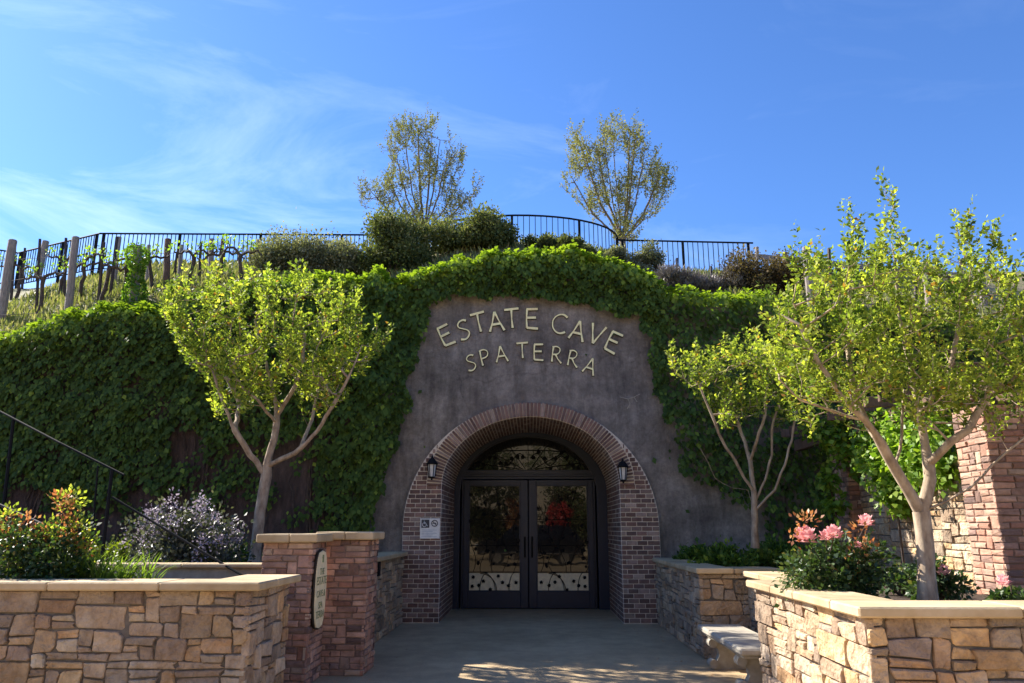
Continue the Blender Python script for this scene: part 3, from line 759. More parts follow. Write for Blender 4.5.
# ------------------------------------------------------------------ stone and brick walls
def pack(nu, nv_, sizes):
    """fill a grid with random rectangles"""
    g = [[0]*nu for _ in range(nv_)]; out = []
    for v in range(nv_):
        for u in range(nu):
            if g[v][u]: continue
            w, h = R.choice(sizes)
            W_ = 0
            while W_ < w and u+W_ < nu and not g[v][u+W_]: W_ += 1
            w = W_; h = min(h, nv_-v)
            if u+w < nu and not g[v][u+w] and (u+w+1 >= nu or g[v][u+w+1]): w += 1
            for j in range(v, v+h):
                for i in range(u, u+w): g[j][i] = 1
            out.append((u, v, w, h))
    return out
FIELD = [(3, 1), (4, 1), (2, 1), (6, 1), (3, 2), (4, 2), (4, 2), (5, 2), (3, 3), (4, 3), (2, 2), (6, 2), (2, 3), (5, 1), (4, 1), (7, 3)]
LEDGE = [(3, 1), (4, 1), (5, 1), (2, 1), (3, 1), (6, 1), (3, 2), (4, 2), (2, 2), (5, 2)]
def stones(mb, o, u, L, z0, z1, nrm, cell=(.062, .068), sizes=FIELD, prot=(.014, .042), rough=1.0):
    """irregular stones on a vertical face starting at o, running along u"""
    o = Vector(o); u = Vector(u).normalized(); n = Vector(nrm).normalized(); H = z1-z0
    nu = max(2, round(L/cell[0])); nv_ = max(2, round(H/cell[1])); cu, cv = L/nu, H/nv_
    gj = {}
    def corner(i, j):        # shared joint corners wander, so that courses are not ruled lines
        if (i, j) not in gj:
            e = 0 if i in (0, nu) else 1; f = 0 if j in (0, nv_) else 1
            gj[(i, j)] = (i*cu+R.uniform(-.3, .3)*cu*e*rough, j*cv+R.uniform(-.26, .26)*cv*f*rough)
        return gj[(i, j)]
    for (a, b_, w, h) in pack(nu, nv_, sizes):
        C = [corner(a, b_), corner(a+w, b_), corner(a+w, b_+h), corner(a, b_+h)]
        j = R.uniform(.0025, .0055)
        cx = sum(c[0] for c in C)/4; cy = sum(c[1] for c in C)/4
        W_ = w*cu; H_ = h*cv
        poly = []
        for k in range(4):     # each corner cut, each long side given a middle point
            p, q, r_ = C[k], C[(k+1) % 4], C[k-1]
            def mv(p, q, d): l = sqrt((q[0]-p[0])**2+(q[1]-p[1])**2)+1e-6; return (p[0]+(q[0]-p[0])*d/l, p[1]+(q[1]-p[1])*d/l)
            ch = min(W_, H_)*(R.uniform(.03, .12) if R.random() < .8 else R.uniform(.15, .3))*rough
            poly.append(mv(p, r_, ch)); poly.append(mv(p, q, ch))
            m_ = ((p[0]+q[0])/2, (p[1]+q[1])/2); k_ = R.uniform(-.004, .010)
            poly.append((m_[0]+(cx-m_[0])*k_/max(.03, H_), m_[1]+(cy-m_[1])*k_/max(.03, W_)))
        def inset(poly, d):
            out = []
            for (x, y) in poly:
                sx_ = 1-d/max(.02, W_/2); sy_ = 1-d/max(.02, H_/2); out.append((cx+(x-cx)*sx_, cy+(y-cy)*sy_))
            return out
        pr = R.uniform(*prot); tx, ty = R.uniform(-.05, .05), R.uniform(-.08, .08)
        def P3(pt, d, tilt=0): x, y = pt; return o+u*x+Vector((0, 0, z0+y))+n*(d+(tilt*((x-cx)*tx+(y-cy)*ty)))
        A = inset(poly, j); B = inset(poly, j+.002); Cc = inset(poly, j+.0075*R.uniform(.8, 1.5))
        m_ = len(poly)
        vs = [P3(p, -.02) for p in A]+[P3(p, pr*.72, 1) for p in B]+[P3(p, pr+R.uniform(-.003, .003), 1) for p in Cc]
        fs = []
        for q in range(2):
            for k in range(m_): k2 = (k+1) % m_; fs.append((q*m_+k, q*m_+k2, (q+1)*m_+k2, (q+1)*m_+k))
        vs.append(P3((cx, cy), pr+R.uniform(-.002, .006), 1)); ci = len(vs)-1
        for k in range(m_): fs.append((2*m_+k, 2*m_+(k+1) % m_, ci))
        mb.add(vs, fs, (R.random(), R.random(), 0))
def cap_slabs(mb, x0, y0, x1, y1, z, th=.07, seg=.62, axis='x'):
    """a run of capstones butted end to end"""
    L = (x1-x0) if axis == 'x' else (y1-y0); n = max(1, round(L/seg)); e = [0]+sorted((i+R.uniform(-.15, .15))/n for i in range(1, n))+[1]
    for a, b_ in zip(e[:-1], e[1:]):
        j = .0025; dz = R.uniform(-.002, .002); t = (R.uniform(.3, .7),)*3
        if axis == 'x': mb.box((x0+L*a+j, y0, z-th+dz), (x0+L*b_-j, y1, z+dz), t, bev=.012)
        else: mb.box((x0, y0+L*a+j, z-th+dz), (x1, y0+L*b_-j, z+dz), t, bev=.012)

# left front planter wall (L-shaped)
t = empty('stone_wall', (-4, 7.0, 0), 'low field stone planter wall with sandstone cap at front left', 'wall')
core = MB(); core.box((-8, 6.80, 0), (-2.42, 7.14, 1.08)); core.box((-2.80, 7.14, 0), (-2.42, 7.86, 1.08)); core.build('joint_mortar', M['mortar'], t)
st = MB(); stones(st, (-8, 6.8, 0), (1, 0, 0), 5.61, 0, 1.08, (0, -1, 0), (.066, .062)); stones(st, (-2.42, 6.77, 0), (0, 1, 0), 1.09, 0, 1.08, (1, 0, 0), (.075, .066))
st.build('stonework', M['stone'], t)
cp = MB(); cap_slabs(cp, -8, 6.70, -2.30, 7.2, 1.15, .07, .9); cap_slabs(cp, -2.86, 7.204, -2.303, 7.93, 1.149, .069, .5, 'y'); cp.build('cap', M['cap'], t)

# right front planter wall
t = empty('stone_wall', (2.4, 6.7, 0), 'low field stone planter wall with sandstone cap at front right, sunlit on its left face', 'wall')
core = MB(); core.box((2.24, 5.40, 0), (2.56, 7.92, 1.03)); core.box((2.56, 5.40, 0), (8, 5.74, 1.03)); core.build('joint_mortar', M['mortar'], t)
st = MB(); stones(st, (2.24, 7.95, 0), (0, -1, 0), 2.58, 0, 1.03, (-1, 0, 0), (.075, .064), FIELD); stones(st, (2.21, 5.40, 0), (1, 0, 0), 5.79, 0, 1.03, (0, -1, 0), (.068, .066))
stones(st, (2.56, 7.92, 0), (-1, 0, 0), .34, 0, 1.03, (0, 1, 0), (.055, .06), LEDGE)
st.build('stonework', M['stone'], t)
cp = MB(); cap_slabs(cp, 2.14, 5.30, 8, 5.80, 1.10, .07, .95); cap_slabs(cp, 2.143, 5.804, 2.62, 8.0, 1.099, .069, .7, 'y'); cp.build('cap', M['cap'], t)

# walls of the passage up to the portal, with the bench recess on the right
t = empty('stone_wall', (2.3, 12, 0), 'low ledgestone wall from the bench recess to the arch on the right', 'wall')
core = MB(); core.box((2.19, 10.32, 0), (2.55, 13.84, 1.03)); core.box((2.55, 10.32, 0), (3.2, 10.62, 1.03)); core.build('joint_mortar', M['mortar'], t)
st = MB(); stones(st, (2.19, 13.84, 0), (0, -1, 0), 3.55, 0, 1.03, (-1, 0, 0), (.085, .066), LEDGE, (.012, .035)); stones(st, (2.16, 10.32, 0), (1, 0, 0), 1.0, 0, 1.03, (0, -1, 0), (.075, .066), FIELD)
st.build('stonework', M['stone_grey'], t)
cp = MB(); cap_slabs(cp, 2.12, 10.21, 2.60, 13.86, 1.10, .07, .7, 'y'); cap_slabs(cp, 2.604, 10.212, 3.2, 10.68, 1.099, .069, .6); cp.build('cap', M['cap'], t)
t = empty('stone_wall', (2.9, 9.1, 0), 'low stone wall behind the bench recess', 'wall')
core = MB(); core.box((2.80, 7.93, 0), (3.1, 10.31, 1.0)); core.build('joint_mortar', M['mortar'], t)
st = MB(); stones(st, (2.80, 10.3, 0), (0, -1, 0), 2.35, 0, 1.0, (-1, 0, 0), (.085, .066), LEDGE, (.012, .035)); st.build('stonework', M['stone_grey'], t)
cp = MB(); cap_slabs(cp, 2.70, 8.01, 3.18, 10.2, 1.07, .07, .7, 'y'); cp.build('cap', M['cap'], t)
t = empty('stone_wall', (-2.4, 12, 0), 'low ledgestone wall between the brick piers and the arch on the left', 'wall')
core = MB(); core.box((-2.56, 9.86, 0), (-2.25, 13.84, 1.13)); core.build('joint_mortar', M['mortar'], t)
st = MB(); stones(st, (-2.25, 9.8, 0), (0, 1, 0), 4.04, 0, 1.13, (1, 0, 0), (.085, .066), LEDGE+[(2, 2), (2, 3)], (.012, .035)); st.build('stonework', M['stone_grey'], t)
cp = MB(); cap_slabs(cp, -2.62, 9.66, -2.16, 13.86, 1.20, .07, .8, 'y'); cp.build('cap', M['cap'], t)
bx_ = MB(); bx_.box((-2.225, 11.3, .93), (-2.17, 11.42, 1.125), bev=.006); tag(bx_.build('step_light', M['iron']), 'small black step light fixed under the cap of the left passage wall', 'light fixture')

# brick piers
PB = [(2, 1), (3, 1), (4, 1), (2, 1), (3, 1), (4, 1), (2, 2), (3, 1), (4, 1)]
def pier(x0, y0, x1, y1, h, label, capz=.09, over=.07, faces='FRLB', name='brick_pier', capped=True):
    t = empty(name, ((x0+x1)/2, (y0+y1)/2, 0), label, 'pillar')
    core = MB(); core.box((x0+.01, y0+.01, 0), (x1-.01, y1-.01, h)); core.build('joint_mortar', M['pier_joint'], t)
    s = MB(); kw = dict(cell=(.056, .066), sizes=PB, prot=(.006, .022), rough=.32); e = .012
    if 'F' in faces: stones(s, (x0-e, y0+.01, 0), (1, 0, 0), x1-x0+2*e, 0, h, (0, -1, 0), **kw)
    if 'R' in faces: stones(s, (x1-.01, y0-e, 0), (0, 1, 0), y1-y0+2*e, 0, h, (1, 0, 0), **kw)
    if 'L' in faces: stones(s, (x0+.01, y1+e, 0), (0, -1, 0), y1-y0+2*e, 0, h, (-1, 0, 0), **kw)
    if 'B' in faces: stones(s, (x1+e, y1-.01, 0), (-1, 0, 0), x1-x0+2*e, 0, h, (0, 1, 0), **kw)
    s.build('brickwork', M['pier_brick'], t)
    if capped:
        cp = MB(); cap_slabs(cp, x0-over, y0-over, x1+over, y1+over, h+capz, capz, (x1-x0)*.6); cp.build('cap', M['cap'], t)
    return t
pier(-2.87, 8.40, -2.345, 8.98, 1.45, 'nearer tumbled brick pier with sandstone cap, carrying the oval sign')
pier(-2.41, 9.06, -1.88, 9.64, 1.47, 'farther tumbled brick pier beside the passage on the left')
# oval sign on the pier's passage face
sg_ = empty('oval_sign', (-2.33, 8.66, .95), 'tall narrow cream oval sign with olive lettering on the brick pier', 'sign')
def oval(mb, x, yc, zc, hy, hz2, th, n=20, mi=0, bulge=1.0):
    prof = []
    for i in range(n):
        t = 2*pi*i/n; yy = hy*cos(t); zz_ = hz2*sin(t)
        s_ = (abs(sin(t))**.55)*(1 if sin(t) >= 0 else -1); prof.append((yc+hy*(abs(cos(t))**.5)*(1 if cos(t) >= 0 else -1), zc+hz2*s_*(.72+.28*abs(sin(t))**2)))
    vs = [(x+th, y, z) for y, z in prof]+[(x, y, z) for y, z in prof]
    mb.add(vs, [tuple(range(n)), tuple(range(n, 2*n))[::-1]]+[(i, i+n, (i+1) % n+n, (i+1) % n) for i in range(n)], mi=mi)
syc = 8.67; szc = .955
mb = MB(); oval(mb, -2.325, syc, szc, .215, .405, .03); ob = mb.build('board', M['cream'], sg_)
mb = MB(); oval(mb, -2.3255, syc, szc, .228, .42, .02); mb.build('rim', M['giltedge'], sg_)
mb = MB(); xq = -2.2935
def ybar(y0, y1, z0, z1): mb.box((xq-.001, y0, z0), (xq+.003, y1, z1))
mb.tube([(xq, syc, szc+.28), (xq, syc, szc+.36)], .014, 6); mb.tube([(xq, syc-.02, szc+.33), (xq, syc+.02, szc+.35)], .008, 5)
mb.build('emblem', M['olive'], sg_)
def textpart(body, y, z, size, mat, parent, rotz=radians(90), x=xq):
    cu_ = bpy.data.curves.new('text', 'FONT'); cu_.body = body; cu_.size = size; cu_.align_x = 'CENTER'; cu_.align_y = 'CENTER'; cu_.extrude = .0015
    tmp = bpy.data.objects.new('tmp', cu_); COL.objects.link(tmp); dg = bpy.context.evaluated_depsgraph_get(); dg.update()
    me = bpy.data.meshes.new_from_object(tmp.evaluated_get(dg)); bpy.data.objects.remove(tmp)
    me.transform(Matrix.Translation((x, y, z)) @ Matrix.Rotation(rotz, 4, 'Z') @ Matrix.Rotation(pi/2, 4, 'X')); me.materials.clear(); me.materials.append(mat)
    return link('lettering', me, parent)
for body, z, sz in (('THE', .18, .10), ('ESTATE', .085, .12), ('CAVE &', -.05, .10), ('SPA', -.17, .10), ('TERRA', -.265, .11)): textpart(body, syc, szc+z, sz, M['olive'], sg_)

# stone bench in the recess
t = empty('stone_bench', (2.32, 8.95, 0), 'pale cast stone bench with scrolled legs in the wall recess', 'bench')
mb = MB(); mb.box((2.04, 7.98, .385), (2.56, 9.95, .455), bev=.018); mb.box((2.08, 8.02, .355), (2.52, 9.9, .384), bev=.008); mb.build('seat', M['bench'], t, smooth=False)
for y in (8.35, 9.62):
    mb = MB(); pr = [(.02, .0), (.14, 0), (.15, .05), (.10, .09), (.075, .15), (.085, .22), (.14, .29), (.16, .355)]
    for sg in (-1, 1):
        pass
    P_ = [(2.30-a*1.3, b_) for a, b_ in pr]+[(2.30+a*1.3, b_) for a, b_ in pr[::-1]]
    n = len(P_); vs = [(x, y-.055, z) for x, z in P_]+[(x, y+.055, z) for x, z in P_]
    mb.add(vs, [tuple(range(n)), tuple(range(n, 2*n))[::-1]]+[(i, i+n, (i+1) % n+n, (i+1) % n) for i in range(n)])
    for (xx, zz_) in ((2.13, .06), (2.13, .29), (2.47, .06)):
        mb.tube([(xx, y-.075, zz_), (xx, y+.075, zz_)], .052, 12)
    mb.build('leg', M['bench'], t)

# planter soil and the low wall inside the left bed
def slab(name, lo, hi, m): mb = MB(); mb.box(lo, hi); return tag(mb.build(name, m), None, None, kind='structure')
slab('planting_bed', (-14, 7.142, 0), (-3.0, 14.0, .98), M['soil']); slab('planting_bed', (-2.998, 9.2, 0), (-2.57, 14.0, .9), M['soil'])
slab('planting_bed', (2.57, 5.742, 0), (3.108, 7.9, .93), M['soil']); slab('planting_bed', (3.11, 5.742, 0), (14, 10.3, .93), M['soil']); slab('planting_bed', (2.56, 10.63, 0), (14, 13.99, .93), M['soil'])
t = empty('planter_wall', (-4.6, 9.5, .9), 'long low pale ledge wall behind the daylilies on the left', 'wall')
mb = MB(); mb.box((-7.5, 9.35, .9), (-3.0, 9.6, 1.14)); mb.build('wall_body', M['bench'], t)
cp = MB(); cap_slabs(cp, -7.5, 9.29, -3.02, 9.66, 1.19, .05, 1.1); cp.build('cap', M['cap'], t)

# ------------------------------------------------------------------ pergola along the right side wall
XW = 4.72
pier(XW-.02, 7.95, XW+.75, 8.52, 2.85, 'tall tumbled brick pergola column at far right, sunlit on its left face', name='brick_column', faces='FRL', capped=False)
pier(XW-.05, 11.45, XW+.55, 12.0, 2.80, 'vine covered brick pergola column behind the pink roses', name='brick_column', capz=.08, over=.05, faces='FL')
t = empty('stone_wall', (XW+.2, 10, .9), 'sunlit pale block wall between the two pergola columns', 'wall')
core = MB(); core.box((XW+.11, 8.53, .8), (XW+.4, 11.44, 2.35)); core.build('joint_mortar', M['mortar'], t)
st = MB(); stones(st, (XW+.11, 11.43, 0), (0, -1, 0), 2.9, .9, 2.35, (-1, 0, 0), (.075, .075), LEDGE, (.012, .03), .5); st.build('stonework', M['stone'], t)
t = empty('pergola', (XW+.2, 10, 2.9), 'brown timber pergola on the brick columns along the right side', 'pergola')
bm_ = MB(); bm_.box((XW-.02, 7.6, 2.93), (XW+.10, 13.7, 3.12), bev=.008); bm_.build('beam', M['wood_brown'], t)
bm_ = MB(); bm_.box((XW+.42, 7.6, 2.93), (XW+.54, 13.7, 3.12), bev=.008); bm_.build('beam', M['wood_brown'], t)
y = 7.75
while y < 13.6:
    r_ = MB(); r_.box((XW-.38, y, 3.124), (XW+2.2, y+.06, 3.26), bev=.006); r_.build('rafter', M['wood_brown'], t); y += .42
# dark open building behind the near column
t = empty('timber_screen', (6.2, 9.4, 0), 'dark brown slatted timber screen behind the right brick column', 'screen')
mb = MB(); z = 1.0
while z < 2.9: mb.box((5.5, 8.55, z), (8.2, 8.60, z+.13), bev=.006); z += .17
mb.build('slats', M['wood_brown'], t)
for x in (5.5, 7.9): mb = MB(); mb.box((x, 8.61, .93), (x+.1, 8.72, 2.92)); mb.build('post', M['wood_brown'], t)

# ------------------------------------------------------------------ stair handrails in the left bed
t = empty('stair_handrail', at(108, 555, 9.9), 'black iron stair handrail descending through the left bed in front of the ivy', 'handrail')
mb = MB(); mb.tube([at(-60, 380, 11.6), at(60, 443, 10.3), at(124, 475, 9.9)], .015, 8); mb.build('top_rail', M['iron'], t)
mb = MB(); mb.tube([at(112, 497, 9.9), at(150, 520, 9.75), at(226, 566, 9.3), at(242, 575, 9.2)], .014, 6); mb.build('lower_rail', M['iron'], t)
for (a, b_, Y) in (((112, 470), (101, 566), 9.9), ((14, 415), (2, 520), 10.8), ((98, 466), (90, 560), 10.0)):
    mb = MB(); mb.tube([at(*a, Y), at(*b_, Y)], .022 if Y != 10.0 else .012, 6); mb.build('post', M['iron'], t)
t = empty('stair_handrail', at(0, 520, 8.6), 'nearer iron handrail crossing the far left edge behind the roses', 'handrail')
mb = MB(); mb.tube([at(-60, 478, 8.9), at(0, 505, 8.6), at(44, 525, 8.4)], .016, 8); mb.build('top_rail', M['stake'], t)
mb = MB(); mb.tube([at(40, 523, 8.4), at(40, 570, 8.4)], .016, 6); mb.build('post', M['iron'], t)

# ------------------------------------------------------------------ hilltop railing
def railing(pts, ztops, label, every, bal=.115, posts=None):
    """pts: plan points; top rail follows ztops"""
    P_ = [Vector((p[0], p[1], z)) for p, z in zip(pts, ztops)]
    mid = P_[len(P_)//2]; t = empty('iron_railing', (mid.x, mid.y, mid.z-1.07), label, 'railing', 'black railings along the hilltop')
    for nm, dz, r_ in (('top_rail', 0, .024), ('bottom_rail', -1.0, .016)):
        mb = MB(); mb.tube([p+Vector((0, 0, dz)) for p in P_], r_, 6); mb.build(nm, M['iron'], t)
    # resample by length
    cum = [0]
    for a, b_ in zip(P_[:-1], P_[1:]): cum.append(cum[-1]+(b_-a).length)
    def pos(s):
        for i in range(len(P_)-1):
            if s <= cum[i+1]: return P_[i].lerp(P_[i+1], (s-cum[i])/max(1e-6, cum[i+1]-cum[i]))
        return P_[-1]
    n = int(cum[-1]/bal); proto = None
    for i in range(1, n):
        p = pos(i*cum[-1]/n)
        if i % every == 0 or i == 1 or i == n-1:
            mb = MB(); mb.box((p.x-.03, p.y-.03, p.z-1.25), (p.x+.03, p.y+.03, p.z-.0)); mb.build('post', M['iron'], t)
        else:
            mb = MB(); mb.box((p.x-.0085, p.y-.0085, p.z-1.0), (p.x+.0085, p.y+.0085, p.z)); mb.build('baluster', M['iron'], t)
    return t
zt = lambda px, py, Y: at(px, py, Y).z
A = at(100, 233.5, 18.9); B = at(385, 235, 18.9); A0 = at(18, 253, 20.6); A00 = at(-30, 247, 20.9)
railing([(A.x, A.y), (B.x, B.y)], [A.z, B.z], 'long straight black railing on the hilltop left of centre', 19)
railing([(A00.x, A00.y), (A0.x, A0.y), (A.x, A.y)], [A00.z+.05, A0.z, A.z], 'black railing receding behind the vineyard posts at far left', 17)
Bc = [(-.35+2.75*cos(t_), 19.5-1.75*sin(t_)) for t_ in [pi-pi*i/24 for i in range(25)]]
zr = at(620, 240, 19.5).z
railing(Bc, [zr+.0*i for i in range(25)], 'bowed black balcony railing on the hilltop above the portal', 12, .145)
C0 = Vector((Bc[-1][0], Bc[-1][1], zr)); C1 = at(753, 243, 19.6)
railing([(C0.x, C0.y), (C1.x, C1.y)], [zr, C1.z], 'short straight black railing on the hilltop right of centre', 13, .135)

# ------------------------------------------------------------------ vineyard posts, stakes, vines
def post(px0, py0, px1, py1, w, mat, label, name='wooden_post', group='weathered vineyard posts on the slope', n=9, cat='post'):
    base = ground_hit(px0, py0); Y = base.y; top = at(px1, py1, Y)
    r_ = w/760*Y/2; mb = MB()
    d = top-base; lo = base-d*.06
    mb.tube([lo, base.lerp(top, .3)+Vector((r_*.08, 0, 0)), base.lerp(top, .7)-Vector((r_*.08, 0, 0)), top-d*.008, top], [r_*1.06, r_*1.0, r_*.97, r_*.95, r_*.8], n)
    root = mb.build(name, M[mat]); tag(root, label, cat, group); return base, top
POSTS = [
 (0, 322, 13, 240, 9, 'wood_grey', 'thick grey post at the far left edge, leaning right'),
 (68, 312, 76, 237, 8, 'wood_grey', 'thick pale grey post leaning right, second big one from the left'),
 (38, 276, 46, 241, 7, 'wood_grey', 'shorter grey post between the two thick leaning ones'),
 (113, 284, 119, 237, 6, 'wood_grey', 'grey post left of the leaf-wrapped post'),
 (147, 283, 149, 245, 4, 'wood_grey', 'slim grey post right behind the leaf-wrapped post'),
 (166, 284, 168, 239, 7, 'wood_brown', 'stout rust brown post under the straight railing'),
 (179, 279, 182, 245, 4.5, 'wood_grey', 'slim grey post right of the rust brown post'),
 (210, 278, 212, 239, 6, 'wood_grey', 'grey post paired with a brown one to its right'),
 (220, 279, 223, 239, 4.5, 'wood_brown', 'brown post right of its grey neighbour, near mid railing'),
 (257, 279, 259, 240, 6, 'wood_grey', 'grey post just left of the grey green bushes'),
 (250, 279, 251, 247, 4, 'wood_grey', 'short slim post left of the bushes'),
 (757, 285, 757, 247, 4, 'wood_grey', 'grey post where the iron railing meets the timber rail'),
 (812, 318, 806, 247, 8, 'wood_grey', 'tall pale post standing behind the right tree'),
 (930, 312, 925, 262, 8, 'wood_grey', 'pale post seen through the right tree crown'),
 (786, 282, 785, 252, 5, 'wood_grey', 'grey post behind the brown bush on the right'),
 (984, 305, 981, 268, 7, 'wood_grey', 'pale post at far right behind the tree'),
]
for p in POSTS: post(*p)
STAKES = [(11, 300, 15, 247, 3), (36, 314, 40, 239, 3), (22, 289, 25, 248, 2.5), (64, 300, 66, 238, 3), (98, 305, 104, 242, 3.5), (110, 296, 117, 237, 3.5), (174, 278, 177, 252, 2.5), (199, 279, 201, 242, 3), (832, 310, 829, 248, 4), (916, 305, 915, 257, 4), (712, 287, 711, 266, 2.5), (677, 285, 677, 258, 2.5)]
SL = ['rusty stake beside the far left post', 'dark stake with a vine trunk, third upright from the left', 'thin stake far behind the left posts', 'dark stake just left of the pale leaning post', 'dark stake carrying a leafing vine', 'dark stake against the grey post', 'thin stake between brown and grey posts', 'thin dark stake left of the paired posts', 'dark metal stake right of the tall pale post', 'dark stake inside the right crown', 'thin stake in the lavender', 'thin stake by the grey bush']
SB = []
for p, l_ in zip(STAKES, SL): SB.append(post(*p, 'stake', l_, 'metal_stake', 'thin metal vine stakes', 5, 'stake'))
# a leaf-wrapped post
base = ground_hit(134, 306); top = at(138, 246, base.y)
root = empty('wrapped_post', base, 'post completely wrapped in bright green climbing leaves on the slope', 'post')
mb = MB(); mb.tube([base-Vector((0, 0, .1)), top], .09, 8); mb.build('post_core', M['wood_grey'], root)
n = 1500; u = NR.random(n); a = NR.random(n)*2*pi; rr = .13+.05*NR.random(n)+.05*np.sin(u*9)
rr *= np.where(u > .93, .75, 1)
P = np.array(base)[None, :]+u[:, None]*np.array(top-base)[None, :]+np.stack([rr*np.cos(a), rr*np.sin(a), 0*a], 1)
D = np.stack([np.cos(a), np.sin(a), 0*a], 1)
leafmesh('leaves', P, D*.5+rnd(n, .5)+np.array([0, 0, .1]), D+rnd(n, .4), .065, M['ivy_light'], root, .38, .5+.25*NR.normal(0, 1, n))
# vines: gnarled trunk, two arms along a wire, sprouts
wires = MB()
def vine(px, py, h, label, arm=.5, leaves=70):
    b_ = ground_hit(px, py); root = empty('grape_vine', b_, label, 'vine', 'grape vines on the slope'); mb = MB(); T_ = []
    p = b_-Vector((0, 0, .05)); pts = [p.copy()]
    for i in range(6): p = p+Vector((R.uniform(-.04, .04), R.uniform(-.03, .03), h/6)); pts.append(p.copy())
    mb.tube(pts, [.05, .045, .04, .045, .038, .042, .05], 7)
    for sg in (-1, 1):
        q = pts[-1].copy(); ar = [q.copy()]
        for i in range(7):
            q = q+Vector((sg*arm/7, R.uniform(-.05, .05), R.uniform(-.07, .075)+(.04 if i < 2 else -.01))); ar.append(q.copy())
            if R.random() < .75:
                tp = q+Vector((R.uniform(-.06, .06), R.uniform(-.05, .05), R.uniform(.08, .22))); mb.tube([q, tp], [.012, .006], 4); T_.append(tp)
        mb.tube(ar, [.035, .03, .028, .026, .025, .022, .02, .015], 6)
    mb.build('trunk', M['vinebark'], root)
    n = leaves; T_ = np.array([tuple(v) for v in T_]); k = NR.integers(0, len(T_), n)
    leafmesh('leaves', T_[k]+rnd(n, .05), rnd(n)+np.array([0, 0, .6]), rnd(n)+np.array([0, 0, .5]), .07, M['ivy_light'], root, .4, .8+.2*NR.normal(0, 1, n))
    return pts[-1]
for px, py, h, l_ in ((36, 316, .95, 'gnarled vine on the dark stake near the left edge'), (101, 308, .95, 'gnarled vine with bright sprouts right of the pale leaning post'), (14, 300, .9, 'vine behind the far left post'),
                      (60, 296, .9, 'small vine behind the pale leaning post'), (124, 300, .9, 'vine left of the leaf-wrapped post'), (152, 292, .8, 'vine right of the leaf-wrapped post'), (190, 290, .85, 'vine above the left tree crown'),
                      (215, 288, .8, 'vine below the paired posts'), (78, 300, .9, 'vine right of the pale leaning post'), (240, 287, .75, 'vine by the grey green bushes'), (850, 318, .9, 'vine behind the right tree crown'), (960, 322, .9, 'vine at far right on the slope')):
    vine(px, py, h, l_)
for i, (ya, yb, Y) in enumerate(((286, 252, 16.6), (262, 247, 17.4), (316, 305, 15.2))):
    w = MB(); w.tube([at(-20, ya, Y), at(75, (ya+yb)/2+1, Y+.2), at(255, yb+(4 if i else 24), Y+.6)], .006, 4)
    tag(w.build('trellis_wire', M['stake']), ['upper trellis wire between the left vineyard posts', 'high trellis wire just under the far left railing', 'low irrigation line along the left slope'][i], 'wire')
t = empty('timber_rail_fence', at(880, 300, 19.3), 'grey timber rail fence on the hilltop behind the right tree', 'fence')
mb = MB(); a, b_ = at(750, 256, 19.6), at(1080, 287, 18.4); d = (b_-a).normalized(); mb.obox((a+b_)/2, d, Vector((-d.y, d.x, 0)).normalized(), Vector((0, 0, 1)), (b_-a).length/2, .03, .075, .008); mb.build('rail', M['wood_grey'], t)
mb = MB(); o_ = Vector((0, .07, -.42)); mb.tube([a+o_, b_+o_], .008, 4); mb.tube([a+o_*1.9, b_+o_*1.9], .008, 4); mb.build('wire', M['stake'], t)
for px in (768, 862, 960):
    u = (px-750)/330; p = a.lerp(b_, u); mb = MB(); mb.box((p.x-.06, p.y+.035, p.z-1.3), (p.x+.06, p.y+.15, p.z+.1), bev=.008); mb.build('post', M['wood_grey'], t)

# hill grass (left slope, right slope, strips between the bushes)
n = 26000; X = np.where(NR.random(n) < .62, -12.5+8.5*NR.random(n), -4+14*NR.random(n)); Yv = 14.2+5.6*NR.random(n)**1.1
Zv = np.array([hz(a, b_) for a, b_ in zip(X, Yv)]); T = rnd(n, .3); T[:, 2] = 1
leafmesh('hill_grass', np.stack([X, Yv, Zv-.01], 1), T, rnd(n)+np.array([0, -1, .2]), .09+.14*NR.random(n), M['grass'], None, .09, NR.random(n)); tag(bpy.data.objects['hill_grass'], 'rough yellow green grass on the slope', 'grass', kind='stuff')

# ------------------------------------------------------------------ hilltop shrubs and the two thin trees
def hs(px, py, Y=None): p = ground_hit(px, py); return p
def pxw(d, Y): return d/760*Y
def bush(px, ytop, ybot, wpx, n, mat, label, name='evergreen_shrub', cat='shrub', size=.06, lumps=16, Y=None, **k):
    b_ = ground_hit(px, ybot) if Y is None else at(px, ybot, Y)
    if Y is not None: b_.z = hz(b_.x, b_.y)
    top = at(px, ytop, b_.y); h = top.z-b_.z
    return shrub(name, b_, pxw(wpx/2, b_.y)*1.08, pxw(wpx/2, b_.y)*.75, h*.93, int(n*3.0), size*1.02, M[mat], label, cat, 'shrubs along the top of the portal wall', lumps, **k)
bush(290, 230, 276, 86, 4200, 'shrub_grey', 'wide grey green bush at the left end of the hilltop shrubs', size=.055, Y=16.0)
bush(338, 231, 276, 62, 3200, 'shrub_grey', 'grey green bush between the wide one and the tall dark one', size=.055, Y=16.3)
bush(392, 203, 276, 82, 6200, 'shrub_dark', 'tallest dark green bush, below the left thin tree', size=.062, Y=16.0, lumps=22)
bush(470, 216, 262, 92, 6800, 'shrub_dark', 'broad dark bush under the left end of the bowed railing', size=.062, Y=16.2, lumps=26)
bush(560, 236, 262, 84, 2600, 'shrub_dark', 'low dark bush spreading under the middle of the bowed railing', size=.055, Y=16.2)
bush(647, 238, 286, 40, 2600, 'shrub_grey', 'rounded silver grey bush where bowed and straight railings meet', 'silver_shrub', size=.045, Y=16.6)
bush(616, 246, 276, 30, 1200, 'shrub_grey', 'small silver bush below the end of the bowed railing', 'silver_shrub', size=.045, Y=16.7)
